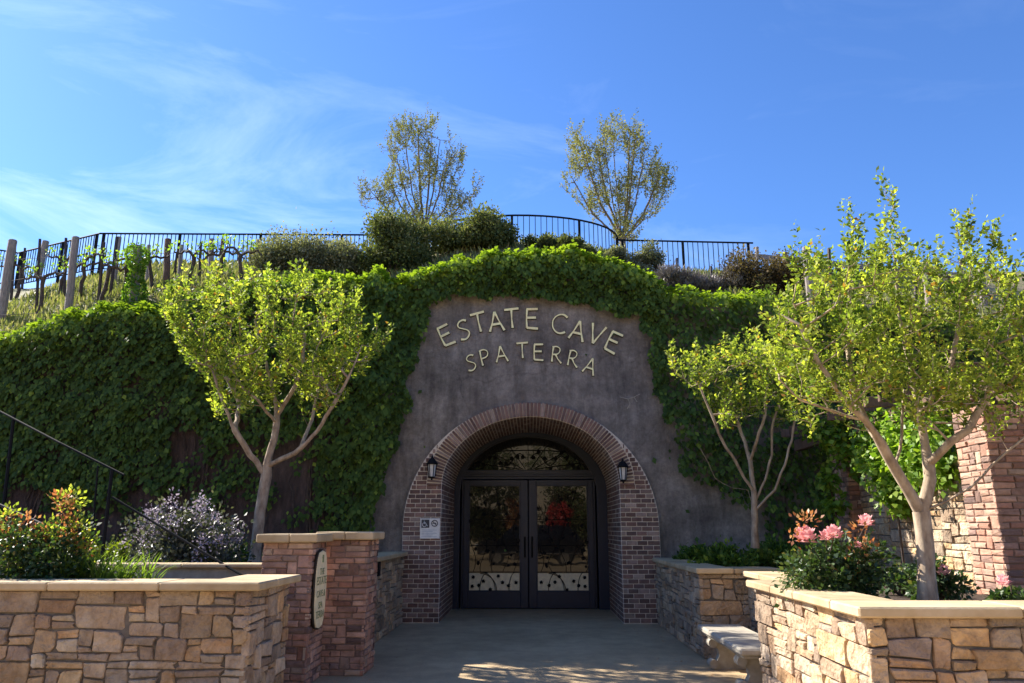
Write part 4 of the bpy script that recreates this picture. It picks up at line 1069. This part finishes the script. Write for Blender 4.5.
for i, px in enumerate((668, 690, 712, 735)):
    bush(px, 267, 296, 34, 900, 'lav_grey', ['first lavender tuft right of the silver bush', 'second lavender tuft, left of the middle of the right railing', 'third lavender tuft, right of the middle of the right railing', 'lavender tuft beside the brown bush'][i], 'lavender', 'lavender', size=.11, lumps=9, Y=15.6, wid=.07, up=1.1)
bush(768, 246, 304, 76, 4200, 'shrub_brown', 'brownish mounded bush at the right end of the hilltop shrubs', 'brown_shrub', size=.05, Y=15.6, lumps=20)

def targets_in(poly_px, Y, n, dy, gaps=True):
    """random points inside an outline given in photo pixels at depth Y, spread in depth by dy"""
    xs_ = [p[0] for p in poly_px]; ys_ = [p[1] for p in poly_px]; out = []; ph_ = R.uniform(0, 6)
    while len(out) < n:
        x = R.uniform(min(xs_), max(xs_)); y = R.uniform(min(ys_), max(ys_)); c_ = False; j = len(poly_px)-1
        for i in range(len(poly_px)):
            xi, yi_ = poly_px[i]; xj, yj = poly_px[j]
            if (yi_ > y) != (yj > y) and x < (xj-xi)*(y-yi_)/(yj-yi_)+xi: c_ = not c_
            j = i
        if not c_: continue
        g_ = .5+.5*(sin(x*.21+y*.03+ph_)+sin(x*.11-y*.07+2*ph_)+sin(y*.13+x*.05+ph_)+.6*sin(x*.47+ph_*3))/2.6
        if R.random() > (max(.0, g_-.12)*1.5 if gaps else 1): continue
        cxp = (min(xs_)+max(xs_))/2; k_ = 1-((x-cxp)/((max(xs_)-min(xs_))/2))**2
        out.append(at(x, y, Y+R.uniform(-1, 1)*dy*sqrt(max(.05, k_))))
    return out
Yt = 21.5
def fan_limbs(px, py, tips, Y, dy=.5):
    o_ = at(px, py, Y); L_ = []
    for (tx, ty) in tips:
        e = at(tx, ty, Y+R.uniform(-dy, dy)); m_ = o_.lerp(e, .45)+Vector(((e.x-o_.x)*.12, 0, -(e-o_).length*.04)); L_.append([o_, m_, e])
    return L_
grow_tree('thin_tree', [at(424, 262, Yt), at(424, 240, Yt), at(425, 225, Yt)], fan_limbs(424, 232, [(405, 140), (418, 128), (432, 132), (448, 150), (460, 178), (385, 170), (370, 190), (470, 195), (395, 150), (440, 140)], Yt), .10,
          targets_in([(422, 112), (440, 120), (462, 150), (466, 170), (482, 180), (478, 200), (455, 224), (440, 232), (412, 232), (385, 215), (360, 205), (359, 182), (380, 184), (392, 165), (380, 148), (394, 124), (408, 117)], Yt, 950, .9),
          M['olive_leaf'], 'grey_bark', 'thin grey brown budding tree on the hilltop left of the balcony', 'tree', 'thin trees on the hilltop', leaf=.05, per=20, sprig=.5, twig_r=.006, bend=-.12)
grow_tree('thin_tree', [at(622, 272, Yt), at(623, 250, Yt), at(622, 228, Yt)], fan_limbs(622, 240, [(583, 150), (595, 140), (612, 130), (630, 130), (645, 150), (660, 175), (570, 175), (655, 195), (605, 150), (635, 140)], Yt), .10,
          targets_in([(600, 118), (638, 120), (640, 134), (660, 150), (660, 165), (678, 172), (668, 205), (645, 222), (636, 240), (610, 240), (585, 212), (558, 184), (570, 165), (568, 135), (582, 126)], Yt, 950, .9),
          M['olive_leaf'], 'grey_bark', 'thin tree with fresh olive leaves on the hilltop right of the balcony', 'tree', 'thin trees on the hilltop', leaf=.055, per=20, sprig=.5, twig_r=.006, bend=-.12, seedtint=.7)

# ------------------------------------------------------------------ ivy on the walls
def pip(x, y, poly):
    c_ = False; j = len(poly)-1
    for i in range(len(poly)):
        xi, yi_ = poly[i]; xj, yj = poly[j]
        if (yi_ > y) != (yj > y) and x < (xj-xi)*(y-yi_)/(yj-yi_)+xi: c_ = not c_
        j = i
    return c_
BARE = [at(*p, YF) for p in [(372, 640), (374, 545), (380, 505), (388, 470), (400, 440), (409, 405), (411, 370), (423, 335), (430, 305), (452, 299), (500, 297), (560, 302), (605, 312), (640, 318), (651, 340), (650, 370), (657, 400),
                                (668, 425), (680, 447), (672, 462), (690, 478), (722, 486), (722, 500), (760, 505), (765, 640)]]
BARE = [(p.x, p.z) for p in BARE]
def nse(x, z, s=1.0, o=0): return (sin(x*1.9*s+o)+sin(z*2.3*s+x*.7+o*2)+sin((x+z)*3.1*s-o)+sin((x-z)*4.3*s+o*3))/4
def ivydens(x, z):
    q = .13
    if pip(x+q*nse(x, z, 2.2), z+q*nse(z, x, 2.6, 1), BARE): return .004 if (x > 2.2 or (x < -1.9 and z > 3)) else .0002
    d = 1.0-max(0, min(.6, (nse(x, z, 1.5, 9)-.25)*1.6))*(1 if z < 4.6 and abs(x) > 3.3 else 0)
    if x < -2.6:       # dark lower wall on the left thins out
        lim = (2.3 if x < -6.6 else (3.15 if x < -3.9 else 1.9))+.45*nse(x, z, 1.0, 2)
        if z < lim: d = max(0.0, .42+.95*nse(x, z, 1.5, 5)-(lim-z)*.42)
    if x > 2.9 and z < 2.2: d = .75+.6*nse(x, z, 1.6, 4)
    return d
def ivy(name, x0, x1, n, label, z0=.9, front=.0, stems=0, crest=True):
    P = []; N = []; T = []; tt = []; A_ = 0
    while len(P) < n and A_ < n*12:
        A_ += 1
        x = R.uniform(x0, x1); zt_ = ztop(x)+.12+.13*nse(x*1.6, 1.0, 1.7, 4)+.07*nse(x*5, .3, 1.6, 2)
        if crest and R.random() < .20:   # rolls over the top of the wall on to the slope
            u = R.random(); y = YF-.28+u*1.15; z = zt_+.16*sin(pi*min(1, u*1.25))*(1+.5*nse(x, u, 3))-.26*max(0, u-.4)+R.gauss(0, .05)+.06*nse(x*2, 0, 2)
            nn = Vector((R.gauss(0, .35), -.55+u*.9, 1)); tdir = Vector((R.gauss(0, .6), -.8, .15)); tone = .95  # crest leaves tinted lightest, sunlight on the top put into their colour
            if u > .45: z = max(z, hz(x, y)+.02)
        else:
            z = R.uniform(z0, zt_+.05); d = ivydens(x, z)
            if R.random() > d: continue
            lump = nse(x, z, 2.1, 7)*.6+nse(x, z, 4.7, 1)*.5; thick = (.17+.22*lump)*min(1, d+.3)+.17*max(0, 1-(zt_-z)/.6)
            y = YF-.02-max(.02, thick+front*.2)*(R.random()**.35)
            nn = Vector((R.gauss(0, .4), -1, R.gauss(.45, .35))); tdir = Vector((R.gauss(0, .55), -.35, -1)); tone = .44+.16*lump+.42*max(0, 1-(zt_-z)/.25)  # tint also lightens just under the crest, a painted sunlit rim
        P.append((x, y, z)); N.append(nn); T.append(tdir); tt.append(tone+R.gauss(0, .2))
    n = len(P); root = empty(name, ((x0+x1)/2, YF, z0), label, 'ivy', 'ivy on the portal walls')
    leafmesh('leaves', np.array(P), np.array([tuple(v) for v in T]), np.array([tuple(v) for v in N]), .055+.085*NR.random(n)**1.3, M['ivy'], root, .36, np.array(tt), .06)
    mb = MB()
    for i in range(stems):
        x = R.uniform(x0, x1); z = .95; pts = []; h = R.uniform(1.5, 3.6)
        for k in range(12): pts.append((x, YF-.03-.02*R.random(), z+h*k/11)); x += R.uniform(-.09, .09)
        if all(not pip(p[0], p[2], BARE) for p in pts): mb.tube(pts, [.022*(1-k/14) for k in range(12)], 5)
    if mb.v: mb.build('stems', M['vinebark'], root)
ivy('ivy', -12.6, -3.2, 40000, 'dense dark ivy hanging over the left retaining wall', stems=60)
ivy('ivy', -3.2, 2.55, 21000, 'bright topped ivy arching over the portal lettering', stems=8)
ivy('ivy', 2.55, 9.5, 21000, 'dark ivy on the wall right of the portal, behind the small tree', stems=14)

# climber on the far pergola column and over the side wall
def climb(name, pts, rad, n, label, size=.085, mat='ivy_light', tone=.55):
    pts = [Vector(p) for p in pts]; root = empty(name, pts[0], label, 'vine')
    P, D, k = cloud([tuple(p) for p in pts], [rad]*len(pts) if not hasattr(rad, '__len__') else rad, n, 1)
    leafmesh('leaves', P, D*.5+rnd(n, .5)+np.array([-.2, -.3, -.4]), D+rnd(n, .4)+np.array([-.4, -.5, .5]), size*(.7+.6*NR.random(n)), M[mat], root, .42, tone+.25*NR.normal(0, 1, n))
    mb = MB(); mb.tube([Vector((pts[0].x, pts[0].y, .9))]+pts[:4], [.014, .013, .012, .01, .008][:len(pts[:4])+1], 6); mb.build('stems', M['vinebark'], root)
climb('climbing_vine', [at(835, 505, 11.35), at(828, 480, 11.3), at(845, 452, 11.3), at(830, 440, 11.3), at(860, 430, 11.3), at(815, 428, 11.4), at(838, 420, 11.3), at(862, 470, 11.3)], [.18, .16, .22, .2, .25, .2, .2, .16], 1500, 'light green climber on the far pergola column')
climb('climbing_vine', [at(895, 490, 9.9), at(885, 470, 10.1), at(905, 450, 9.7), at(925, 465, 9.3), at(880, 430, 10.3), at(915, 425, 9.6), at(940, 430, 9.0), at(900, 505, 9.9), at(945, 470, 8.9), at(872, 455, 10.6)], [.24, .28, .34, .3, .3, .35, .3, .16, .2, .22], 5200, 'bright sunlit climber hanging over the block wall beside the near column', .08, tone=.75)  # leaf colour kept lighter here to stand in for sunlight

# ------------------------------------------------------------------ crape myrtles
def P_at(seq): return [at(x, y, Y) for x, y, Y in seq]
Y1 = 11.6
grow_tree('crape_myrtle', P_at([(254, 566, Y1), (258, 530, Y1), (263, 495, Y1), (267, 466, Y1)]),
   [P_at(s) for s in ([(265, 474, Y1), (250, 455, Y1-.1), (235, 430, Y1-.3), (222, 400, Y1-.4), (212, 370, Y1-.5)],
                      [(267, 466, Y1), (274, 440, Y1), (277, 415, Y1+.1), (272, 385, Y1+.3), (262, 350, Y1+.4), (255, 320, Y1+.5)],
                      [(266, 470, Y1), (295, 453, Y1-.2), (318, 430, Y1-.3), (335, 402, Y1-.5), (352, 370, Y1-.6), (362, 345, Y1-.6)],
                      [(300, 449, Y1-.2), (312, 420, Y1+.1), (318, 390, Y1+.3), (322, 360, Y1+.4)],
                      [(278, 412, Y1+.1), (292, 392, Y1), (302, 370, Y1), (305, 335, Y1)], [(276, 420, Y1), (258, 400, Y1-.3), (240, 385, Y1-.4), (225, 350, Y1-.5)],
                      [(235, 430, Y1-.3), (240, 405, Y1+.2), (228, 380, Y1+.4), (205, 345, Y1+.4), (190, 320, Y1+.3)])], .082,
   targets_in([(160, 298), (175, 280), (200, 290), (215, 272), (235, 282), (255, 270), (280, 282), (300, 276), (325, 290), (350, 282), (362, 310), (385, 330), (384, 348), (368, 362), (350, 372), (335, 392), (300, 385), (270, 372), (255, 384), (222, 392), (195, 378), (178, 345), (166, 320)], Y1, 500, 1.0)
   +targets_in([(180, 345), (375, 345), (340, 405), (300, 415), (215, 415)], Y1, 170, .9), M['myrtle'], 'myrtle_bark', 'round headed crape myrtle with yellow green leaves left of the portal', 'tree', 'crape myrtles in the beds', leaf=.062, per=24, sprig=.42, bend=.1)
Y2 = 11.6
grow_tree('crape_myrtle', P_at([(755, 548, Y2), (755, 520, Y2), (754, 492, Y2)]),
   [P_at(s) for s in ([(754, 512, Y2), (748, 490, Y2), (733, 488, Y2-.1), (715, 478, Y2-.2), (708, 462, Y2-.3), (700, 448, Y2-.3)],
                      [(753, 495, Y2), (740, 470, Y2-.1), (722, 440, Y2-.3), (712, 415, Y2-.4), (700, 385, Y2-.5)],
                      [(754, 492, Y2), (750, 460, Y2+.1), (742, 435, Y2+.2), (730, 400, Y2+.2), (722, 375, Y2+.2)],
                      [(750, 460, Y2), (757, 440, Y2-.2), (765, 415, Y2-.2), (768, 385, Y2-.3)],
                      [(757, 505, Y2), (765, 480, Y2), (772, 455, Y2), (772, 428, Y2), (780, 400, Y2)], [(759, 512, Y2), (775, 490, Y2-.2), (785, 465, Y2-.3), (792, 440, Y2-.3), (797, 410, Y2-.3)])], .050,
   targets_in([(668, 350), (682, 360), (695, 350), (705, 362), (722, 340), (740, 352), (755, 338), (775, 350), (792, 345), (812, 365), (815, 395), (800, 415), (775, 428), (745, 420), (728, 432), (712, 415), (700, 398), (685, 385), (672, 372)], Y2, 330, .8),
   M['myrtle'], 'myrtle_bark', 'small many stemmed crape myrtle right of the arch', 'tree', 'crape myrtles in the beds', leaf=.058, per=22, sprig=.40, bend=.1)
Y3 = 6.7
grow_tree('crape_myrtle', P_at([(928, 612, Y3), (926, 570, Y3), (924, 535, Y3), (921, 512, Y3)]),
   [P_at(s) for s in ([(921, 512, Y3), (908, 490, Y3-.05), (896, 470, Y3-.1), (882, 445, Y3-.2), (865, 420, Y3-.3), (842, 398, Y3-.4), (820, 365, Y3-.4), (800, 325, Y3-.4)],
                      [(922, 515, Y3), (930, 480, Y3), (925, 445, Y3+.05), (920, 415, Y3+.1), (912, 375, Y3+.2), (900, 320, Y3+.3), (893, 250, Y3+.3)],
                      [(896, 472, Y3-.1), (900, 450, Y3+.1), (902, 420, Y3+.2), (905, 385, Y3+.3), (888, 340, Y3+.4), (870, 290, Y3+.4)],
                      [(925, 516, Y3), (945, 502, Y3-.1), (970, 488, Y3-.2), (992, 465, Y3-.2), (1024, 438, Y3-.3), (1050, 400, Y3-.3)],
                      [(928, 458, Y3), (950, 442, Y3-.2), (968, 430, Y3-.2), (985, 400, Y3-.2), (1000, 350, Y3-.2)],
                      [(920, 415, Y3+.1), (935, 395, Y3-.1), (950, 370, Y3-.2), (960, 320, Y3-.2), (962, 270, Y3-.2)],
                      [(882, 445, Y3-.2), (868, 425, Y3+.1), (855, 400, Y3+.2), (848, 350, Y3+.3), (850, 290, Y3+.3), (846, 240, Y3+.3)],
                      [(865, 420, Y3-.3), (830, 410, Y3-.3), (800, 400, Y3-.4), (780, 380, Y3-.4)])], .070,
   targets_in([(770, 300), (795, 290), (812, 270), (835, 260), (850, 250), (880, 245), (905, 240), (925, 262), (945, 262), (965, 245), (990, 260), (1010, 270), (1060, 280), (1075, 330), (1070, 380), (1020, 402), (985, 405), (955, 412), (925, 405), (895, 398), (865, 402), (842, 395), (815, 405), (790, 395), (775, 372), (762, 340)], Y3, 800, .8)
   +targets_in([(770, 360), (1070, 370), (1000, 432), (880, 425), (800, 430)], Y3, 110, .7)
   +targets_in([(884, 182), (896, 182), (902, 260), (880, 260)], Y3+.2, 16, .08, False)+targets_in([(838, 210), (852, 215), (865, 262), (846, 262)], Y3+.2, 13, .08, False)+targets_in([(955, 218), (968, 222), (975, 262), (955, 262)], Y3-.1, 14, .08, False)
   +targets_in([(985, 235), (1000, 230), (1005, 265), (985, 265)], Y3-.1, 10, .08, False)+targets_in([(790, 240), (800, 240), (806, 290), (792, 290)], Y3-.3, 9, .06, False)+targets_in([(812, 245), (822, 245), (826, 290), (812, 290)], Y3-.3, 8, .06, False),
   M['myrtle'], 'myrtle_bark', 'large crape myrtle with tall upright shoots rising from the right front planter', 'tree', 'crape myrtles in the beds', leaf=.041, per=26, sprig=.30, twig_r=.0028, bend=.08)

# ------------------------------------------------------------------ planting in the beds
def rose(c, r_, parent, mat):
    """cupped bloom: overlapping petals wrapped round a ball"""
    P = []; T = []; N = []; tt = []
    for (el, k, q) in ((80, 4, .35), (55, 6, .55), (25, 8, .8), (-8, 9, 1.0), (-40, 7, .9)):
        for i in range(k):
            a = 2*pi*(i+R.uniform(-.25, .25))/k+el; e = radians(el-28)
            d = Vector((cos(a)*cos(e), sin(a)*cos(e), sin(e))); up_ = Vector((-cos(a)*sin(e), -sin(a)*sin(e), cos(e)))
            P.append(tuple(Vector(c)+d*(r_*.75*q))); T.append(tuple(up_+d*R.uniform(.1, .45))); N.append(tuple(-d)); tt.append(.35+.5*R.random()-.25*(el > 60))
    return leafmesh('blossom', np.array(P), np.array(T), np.array(N), r_*.95, mat, parent, .52, np.array(tt), .16)
def rosebush(px, py, Y, w, h, n, flowers, label, leaf='rose_leaf', reds=0, redpts=None):
    b_ = at(px, py, Y); b_.z = .93
    root = empty('rose_bush', b_, label, 'rose bush', 'rose bushes in the planters')
    cs = []; rs = []
    for i in range(14):
        a = R.uniform(0, 2*pi); q = R.uniform(.1, .85); cs.append((b_.x+w/2*q*cos(a), b_.y+w/2*q*sin(a)*.8, b_.z+h*R.uniform(.15, .85)*(1-.3*q))); rs.append(w*R.uniform(.12, .22))
    n = int(n*1.5); P, D, k = cloud(cs, rs, n); P[:, 2] = np.maximum(P[:, 2], .95)
    leafmesh('foliage', P, D+rnd(n, .4), D*.4+rnd(n, .5)+np.array([0, 0, .8]), .038+.024*NR.random(n), M[leaf], root, .36, .5+.25*NR.normal(0, 1, n))
    mb = MB()
    for c_ in cs: mb.tube([b_, (Vector(c_)+b_)/2+Vector((R.uniform(-.06, .06), 0, .03)), c_], [.012, .009, .004], 5)
    for (fx, fy, fr) in flowers:
        f = at(fx, fy, Y-.1); mb.tube([b_+Vector((0, 0, h*.3)), (b_+f)/2+Vector((R.uniform(-.05, .05), 0, .12)), f-Vector((0, 0, fr*.3))], [.007, .006, .004], 5)
    mb.build('stems', M['vinebark'], root)
    for (fx, fy, fr) in flowers: rose(at(fx, fy, Y-.1), fr, root, M['pink'])
    if redpts:
        for (x, y) in redpts:
            k_ = max(20, reds//len(redpts)); tip = at(x, y, Y-.12); P, D, k = cloud([tuple(tip)], [.09], k_)
            o = leafmesh('new_growth', P, D+np.array([0, 0, .6]), rnd(k_), .035+.02*NR.random(k_), M['red_leaf'], root, .3); o['label'] = 'copper red young leaves'
    return root
rosebush(832, 590, 7.0, .95, .62, 2600, [(806, 536, .085), (834, 533, .07), (826, 536, .055), (866, 521, .062), (800, 532, .04), (858, 545, .03)], 'pink rose bush with copper new growth in the right front planter', reds=130, redpts=[(862, 540), (857, 556), (850, 575), (868, 550), (858, 528), (800, 522), (793, 538), (808, 520)])
rosebush(938, 592, 7.6, .55, .42, 900, [(943, 571, .06), (925, 583, .04)], 'small rose bush behind the trunk of the large tree')
rosebush(1012, 594, 6.3, .30, .22, 500, [(1003, 581, .05)], 'low rose with one pink bloom at the right edge')
rosebush(900, 594, 8.2, .5, .4, 420, [], 'sparse rose by the block wall')
# left: rose with yellow and copper leaves, daylilies, lilac, yellow green shrub
r1 = rosebush(40, 585, 7.6, 1.35, .78, 2800, [], 'rose bush with yellow and copper red young leaves at far left', reds=650, redpts=[(8, 530), (25, 525), (40, 535), (55, 545), (68, 522), (66, 508), (70, 535), (15, 548), (80, 548), (35, 552), (2, 540), (62, 498)])
P, D, k = cloud([tuple(at(x, y, 7.5)) for x, y in ((5, 517), (25, 540), (50, 532), (78, 530), (10, 560), (70, 500), (90, 548), (45, 555))], [.13]*8, 750)
leafmesh('yellow_leaves', P, D+np.array([0, 0, .4]), rnd(750), .045, M['myrtle'], r1, .34, .6+.25*NR.normal(0, 1, 750))
for i, (px, Y, nn) in enumerate(((78, 7.5, 90), (100, 7.45, 90), (122, 7.5, 80), (145, 7.5, 45), (60, 7.4, 60))):
    b_ = at(px, 586, Y); b_.z = .96; mb = MB()
    for q in range(nn):
        a = R.uniform(0, 2*pi); d = Vector((cos(a), sin(a)*.7, 0)); L = R.uniform(.36, .62); w_ = R.uniform(.006, .011); rr = R.uniform(.25, .9); side = Vector((-d.y, d.x, 0)); o_ = b_+Vector((R.gauss(0, .04), R.gauss(0, .03), 0)); vs = []; tn_ = R.random()
        for k_ in range(6):
            u = k_/5; p = o_+d*(L*rr*u**1.6)+Vector((0, 0, L*(u*1.0-.55*rr*u**2.6))); ww = w_*(1-u**3); vs += [p-side*ww, p+side*ww]
        mb.add(vs, [(2*k_, 2*k_+1, 2*k_+3, 2*k_+2) for k_ in range(5)], (tn_, 0, 0))
    o = mb.build('daylily', M['lily']); tag(o, ['daylily clump beside the copper roses', 'daylily clump in the middle of the left planter', 'daylily clump right of the middle one', 'small rightmost daylily clump by the cap stones', 'daylily clump partly under the roses'][i], 'plant', 'daylilies along the left planter')
b_ = at(186, 566, 10.6); b_.z = .98
lil = shrub('lilac_bush', b_, .82, .6, 1.0, 4200, .06, M['lilac_leaf'], 'lavender flowering lilac bush against the dark left wall', 'shrub', None, 20)
cs = []
for i in range(46):
    a = R.uniform(0, 2*pi); q = sqrt(R.random())*.95; cs.append((b_.x+.85*q*cos(a), b_.y+.6*q*sin(a)-.15, b_.z+(.98-.55*q*q)*R.uniform(.55, 1.08)))
P, D, k = cloud(cs, [.08]*46, 1900, 1.6); o = leafmesh('blossom', P, D, rnd(1900), .035, M['lilac'], lil, .45)
b_ = at(108, 562, 10.9); b_.z = .98
shrub('golden_shrub', b_, .30, .28, .62, 1300, .055, M['yellowgreen'], 'yellow green shrub behind the handrail posts', 'shrub')
for i, (px, w_, h_, Y, l_) in enumerate(((700, .55, .36, 13.2, 'low dark green plant at the foot of the concrete, right of the arch'), (735, .6, .42, 12.8, 'low dark plant left of the small tree trunk'), (790, .7, .5, 12.4, 'dark green plant right of the small tree trunk'), (715, .5, .3, 11.9, 'dark ground plant just behind the recess wall cap'), (770, .6, .34, 11.6, 'low dark plant at the foot of the small tree'))):
    b_ = at(px, 560, Y); b_.z = .93; shrub('bed_shrub', b_, w_, .4, h_, 1300, .07, M['ivy'], l_, 'shrub', 'low plants in the shaded bed', 10)
for i, (px, w_, h_, Y, l_) in enumerate(((235, .5, .34, 12.9, 'low green plant left of the left tree trunk'), (300, .45, .3, 13.2, 'low green plant behind the brick piers'), (345, .5, .28, 13.0, 'low green plant near the left foot of the arch'))):
    b_ = at(px, 560, Y); b_.z = .98; shrub('bed_shrub', b_, w_, .4, h_, 900, .07, M['ivy'], l_, 'shrub', 'low plants in the shaded bed', 10)
# a few fallen leaves on the paving by the walls
n = 90; X = np.where(NR.random(n) < .5, -1, 1)*(1.1+1.0*NR.random(n)**.5); Yv = 6+7.6*NR.random(n)
leafmesh('fallen_leaves', np.stack([X, Yv, .004+0*X], 1), rnd(n)*[1, 1, .1], rnd(n, .1)+np.array([0, 0, 1]), .035, M['red_leaf'], None, .3); tag(bpy.data.objects['fallen_leaves'], 'scattered small dry leaves on the paving', 'leaves', kind='stuff')

# ------------------------------------------------------------------ added across the court, out of view: door glass reflections and bounced sunlight
M['stucco'] = rough_mat('warm_stucco', [(.3, (.62, .50, .35)), (.7, (.76, .64, .46))], 2, 30, .4, .01)
M['tile'] = rough_mat('clay_tile', [(.3, (.24, .10, .06)), (.7, (.38, .18, .10))], 6, 20, .8, .03)
M['carpaint'] = plain('dark_car_paint', (.012, .014, .02), .12, .0)
M['chrome'] = plain('chrome_trim', (.7, .7, .7), .15, .9)
M['rubber'] = plain('tyre_rubber', (.015, .015, .015), .85)
M['lens'] = plain('headlight_lens', (.75, .75, .72), .08, .3)
t = empty('bounce_building', (0, -16, 0), 'long warm stucco building added across the court to bounce sunlight', 'building')  # unseen building added to throw warm light back on the shaded walls
mb = MB(); mb.box((-30, -28, 0), (30, -16, 8.6)); mb.build('wall', M['stucco'], t)
mb = MB(); mb.add([(-31, -15.3, 8.61), (31, -15.3, 8.61), (31, -22, 11.2), (-31, -22, 11.2), (-31, -28.7, 8.61), (31, -28.7, 8.61)], [(0, 1, 2, 3), (3, 2, 5, 4), (0, 3, 4), (1, 5, 2), (0, 4, 5, 1)]); mb.build('roof', M['tile'], t)
for x in range(-27, 28, 6):
    for z in (1.0, 4.4):
        w = MB(); w.box((x-.9, -16.02, z-.1), (x+.9, -15.95, z+1.9), bev=.01); w.build('window', M['wood_brown'], t)
        w = MB(); w.box((x-.78, -15.96, z), (x+.78, -15.94, z+1.8)); w.build('pane', glassm, t)
def court_tree(x, y, h, rx, mat, label, n=5200, name='court_tree', z0=.35):
    b_ = Vector((x, y, 0)); root = empty(name, b_, label, 'tree', None); mb = MB()
    mb.tube([b_, b_+Vector((.1, 0, h*.4)), b_+Vector((0, .1, h*.8))], [.14, .10, .05], 8); mb.build('trunk', M['grey_bark'], root)
    cs = []; rs = []
    for i in range(18):
        a = R.uniform(0, 2*pi); q = R.uniform(.1, .8); cs.append((x+rx*q*cos(a), y+rx*q*sin(a), h*(z0+(1-z0)*R.uniform(.1, .9)))); rs.append(rx*R.uniform(.3, .5))
    P, D, k = cloud(cs, rs, n); P[:, 2] = np.maximum(P[:, 2], .1); leafmesh('crown', P, D+rnd(n, .5), rnd(n), .16, M[mat], root, .4)
court_tree(-4.2, -9, 6.6, 2.4, 'shrub_dark', 'dark tree across the court at left', z0=.0)
court_tree(-1.9, -10.5, 6.4, 1.9, 'shrub_dark', 'low branched dark tree across the court, second from left', z0=.0)
court_tree(1.7, -11.5, 7.0, 2.2, 'shrub_dark', 'low branched dark tree across the court, third from left', z0=.0)
court_tree(4.1, -9.5, 6.6, 2.3, 'shrub_dark', 'dark tree across the court at right', z0=.0)
court_tree(1.5, -7.5, 2.9, .62, 'redtree', 'small crimson leaved tree across the court', 1800, 'crimson_tree', .55)
court_tree(-.85, -8.2, 3.3, .42, 'red_leaf', 'slim copper leaved tree across the court', 1200, 'copper_tree', .45)
t = empty('parked_car', (0, -2.9, 0), 'dark sport utility car parked across the court', 'car')
prof = [(-2.35, .45), (-2.38, .85), (-2.2, 1.05), (-1.35, 1.14), (-.75, 1.68), (1.75, 1.72), (2.2, 1.15), (2.35, 1.0), (2.35, .45)]
mb = MB(); n = len(prof)
for (y0, y1, k_) in ((-3.8, -2.0, 0),): 
    vs = [(x, y0+(.12 if z > 1.2 else 0), z) for x, z in prof]+[(x, y1-(.12 if z > 1.2 else 0), z) for x, z in prof]
    mb.add(vs, [tuple(range(n)), tuple(range(n, 2*n))[::-1]]+[(i, i+n, (i+1) % n+n, (i+1) % n) for i in range(n)])
body = mb.build('body', M['carpaint'], t)
for (xa, xb) in ((-1.05, .2), (.28, 1.6)):
    mb = MB(); mb.add([(xa, -2.005, 1.16), (xb, -2.005, 1.16), (xb-.05, -2.10, 1.60), (xa+(.35 if xa < 0 else .05), -2.10, 1.60)], [(0, 1, 2, 3)]); mb.build('window', glassm, t)
for x in (-1.5, 1.5):
    for y in (-2.08, -3.72):
        mb = MB(); mb.tube([(x, y-.1, .36), (x, y+.1, .36)], .36, 20); wh = mb.build('wheel', M['rubber'], t)
        mb = MB(); mb.tube([(x, y-.105, .36), (x, y+.108, .36)], .22, 14); mb.build('rim', M['chrome'], wh)
for y in (-2.25, -3.55): mb = MB(); mb.lathe((-2.33, y, .86), [(.001, -.09), (.12, -.04), (.12, .04), (.001, .09)], 12); mb.build('headlight', M['lens'], t)
mb = MB(); mb.box((-2.2, -1.995, .50), (2.2, -1.98, .55), bev=.004); mb.build('sill_trim', M['chrome'], t)
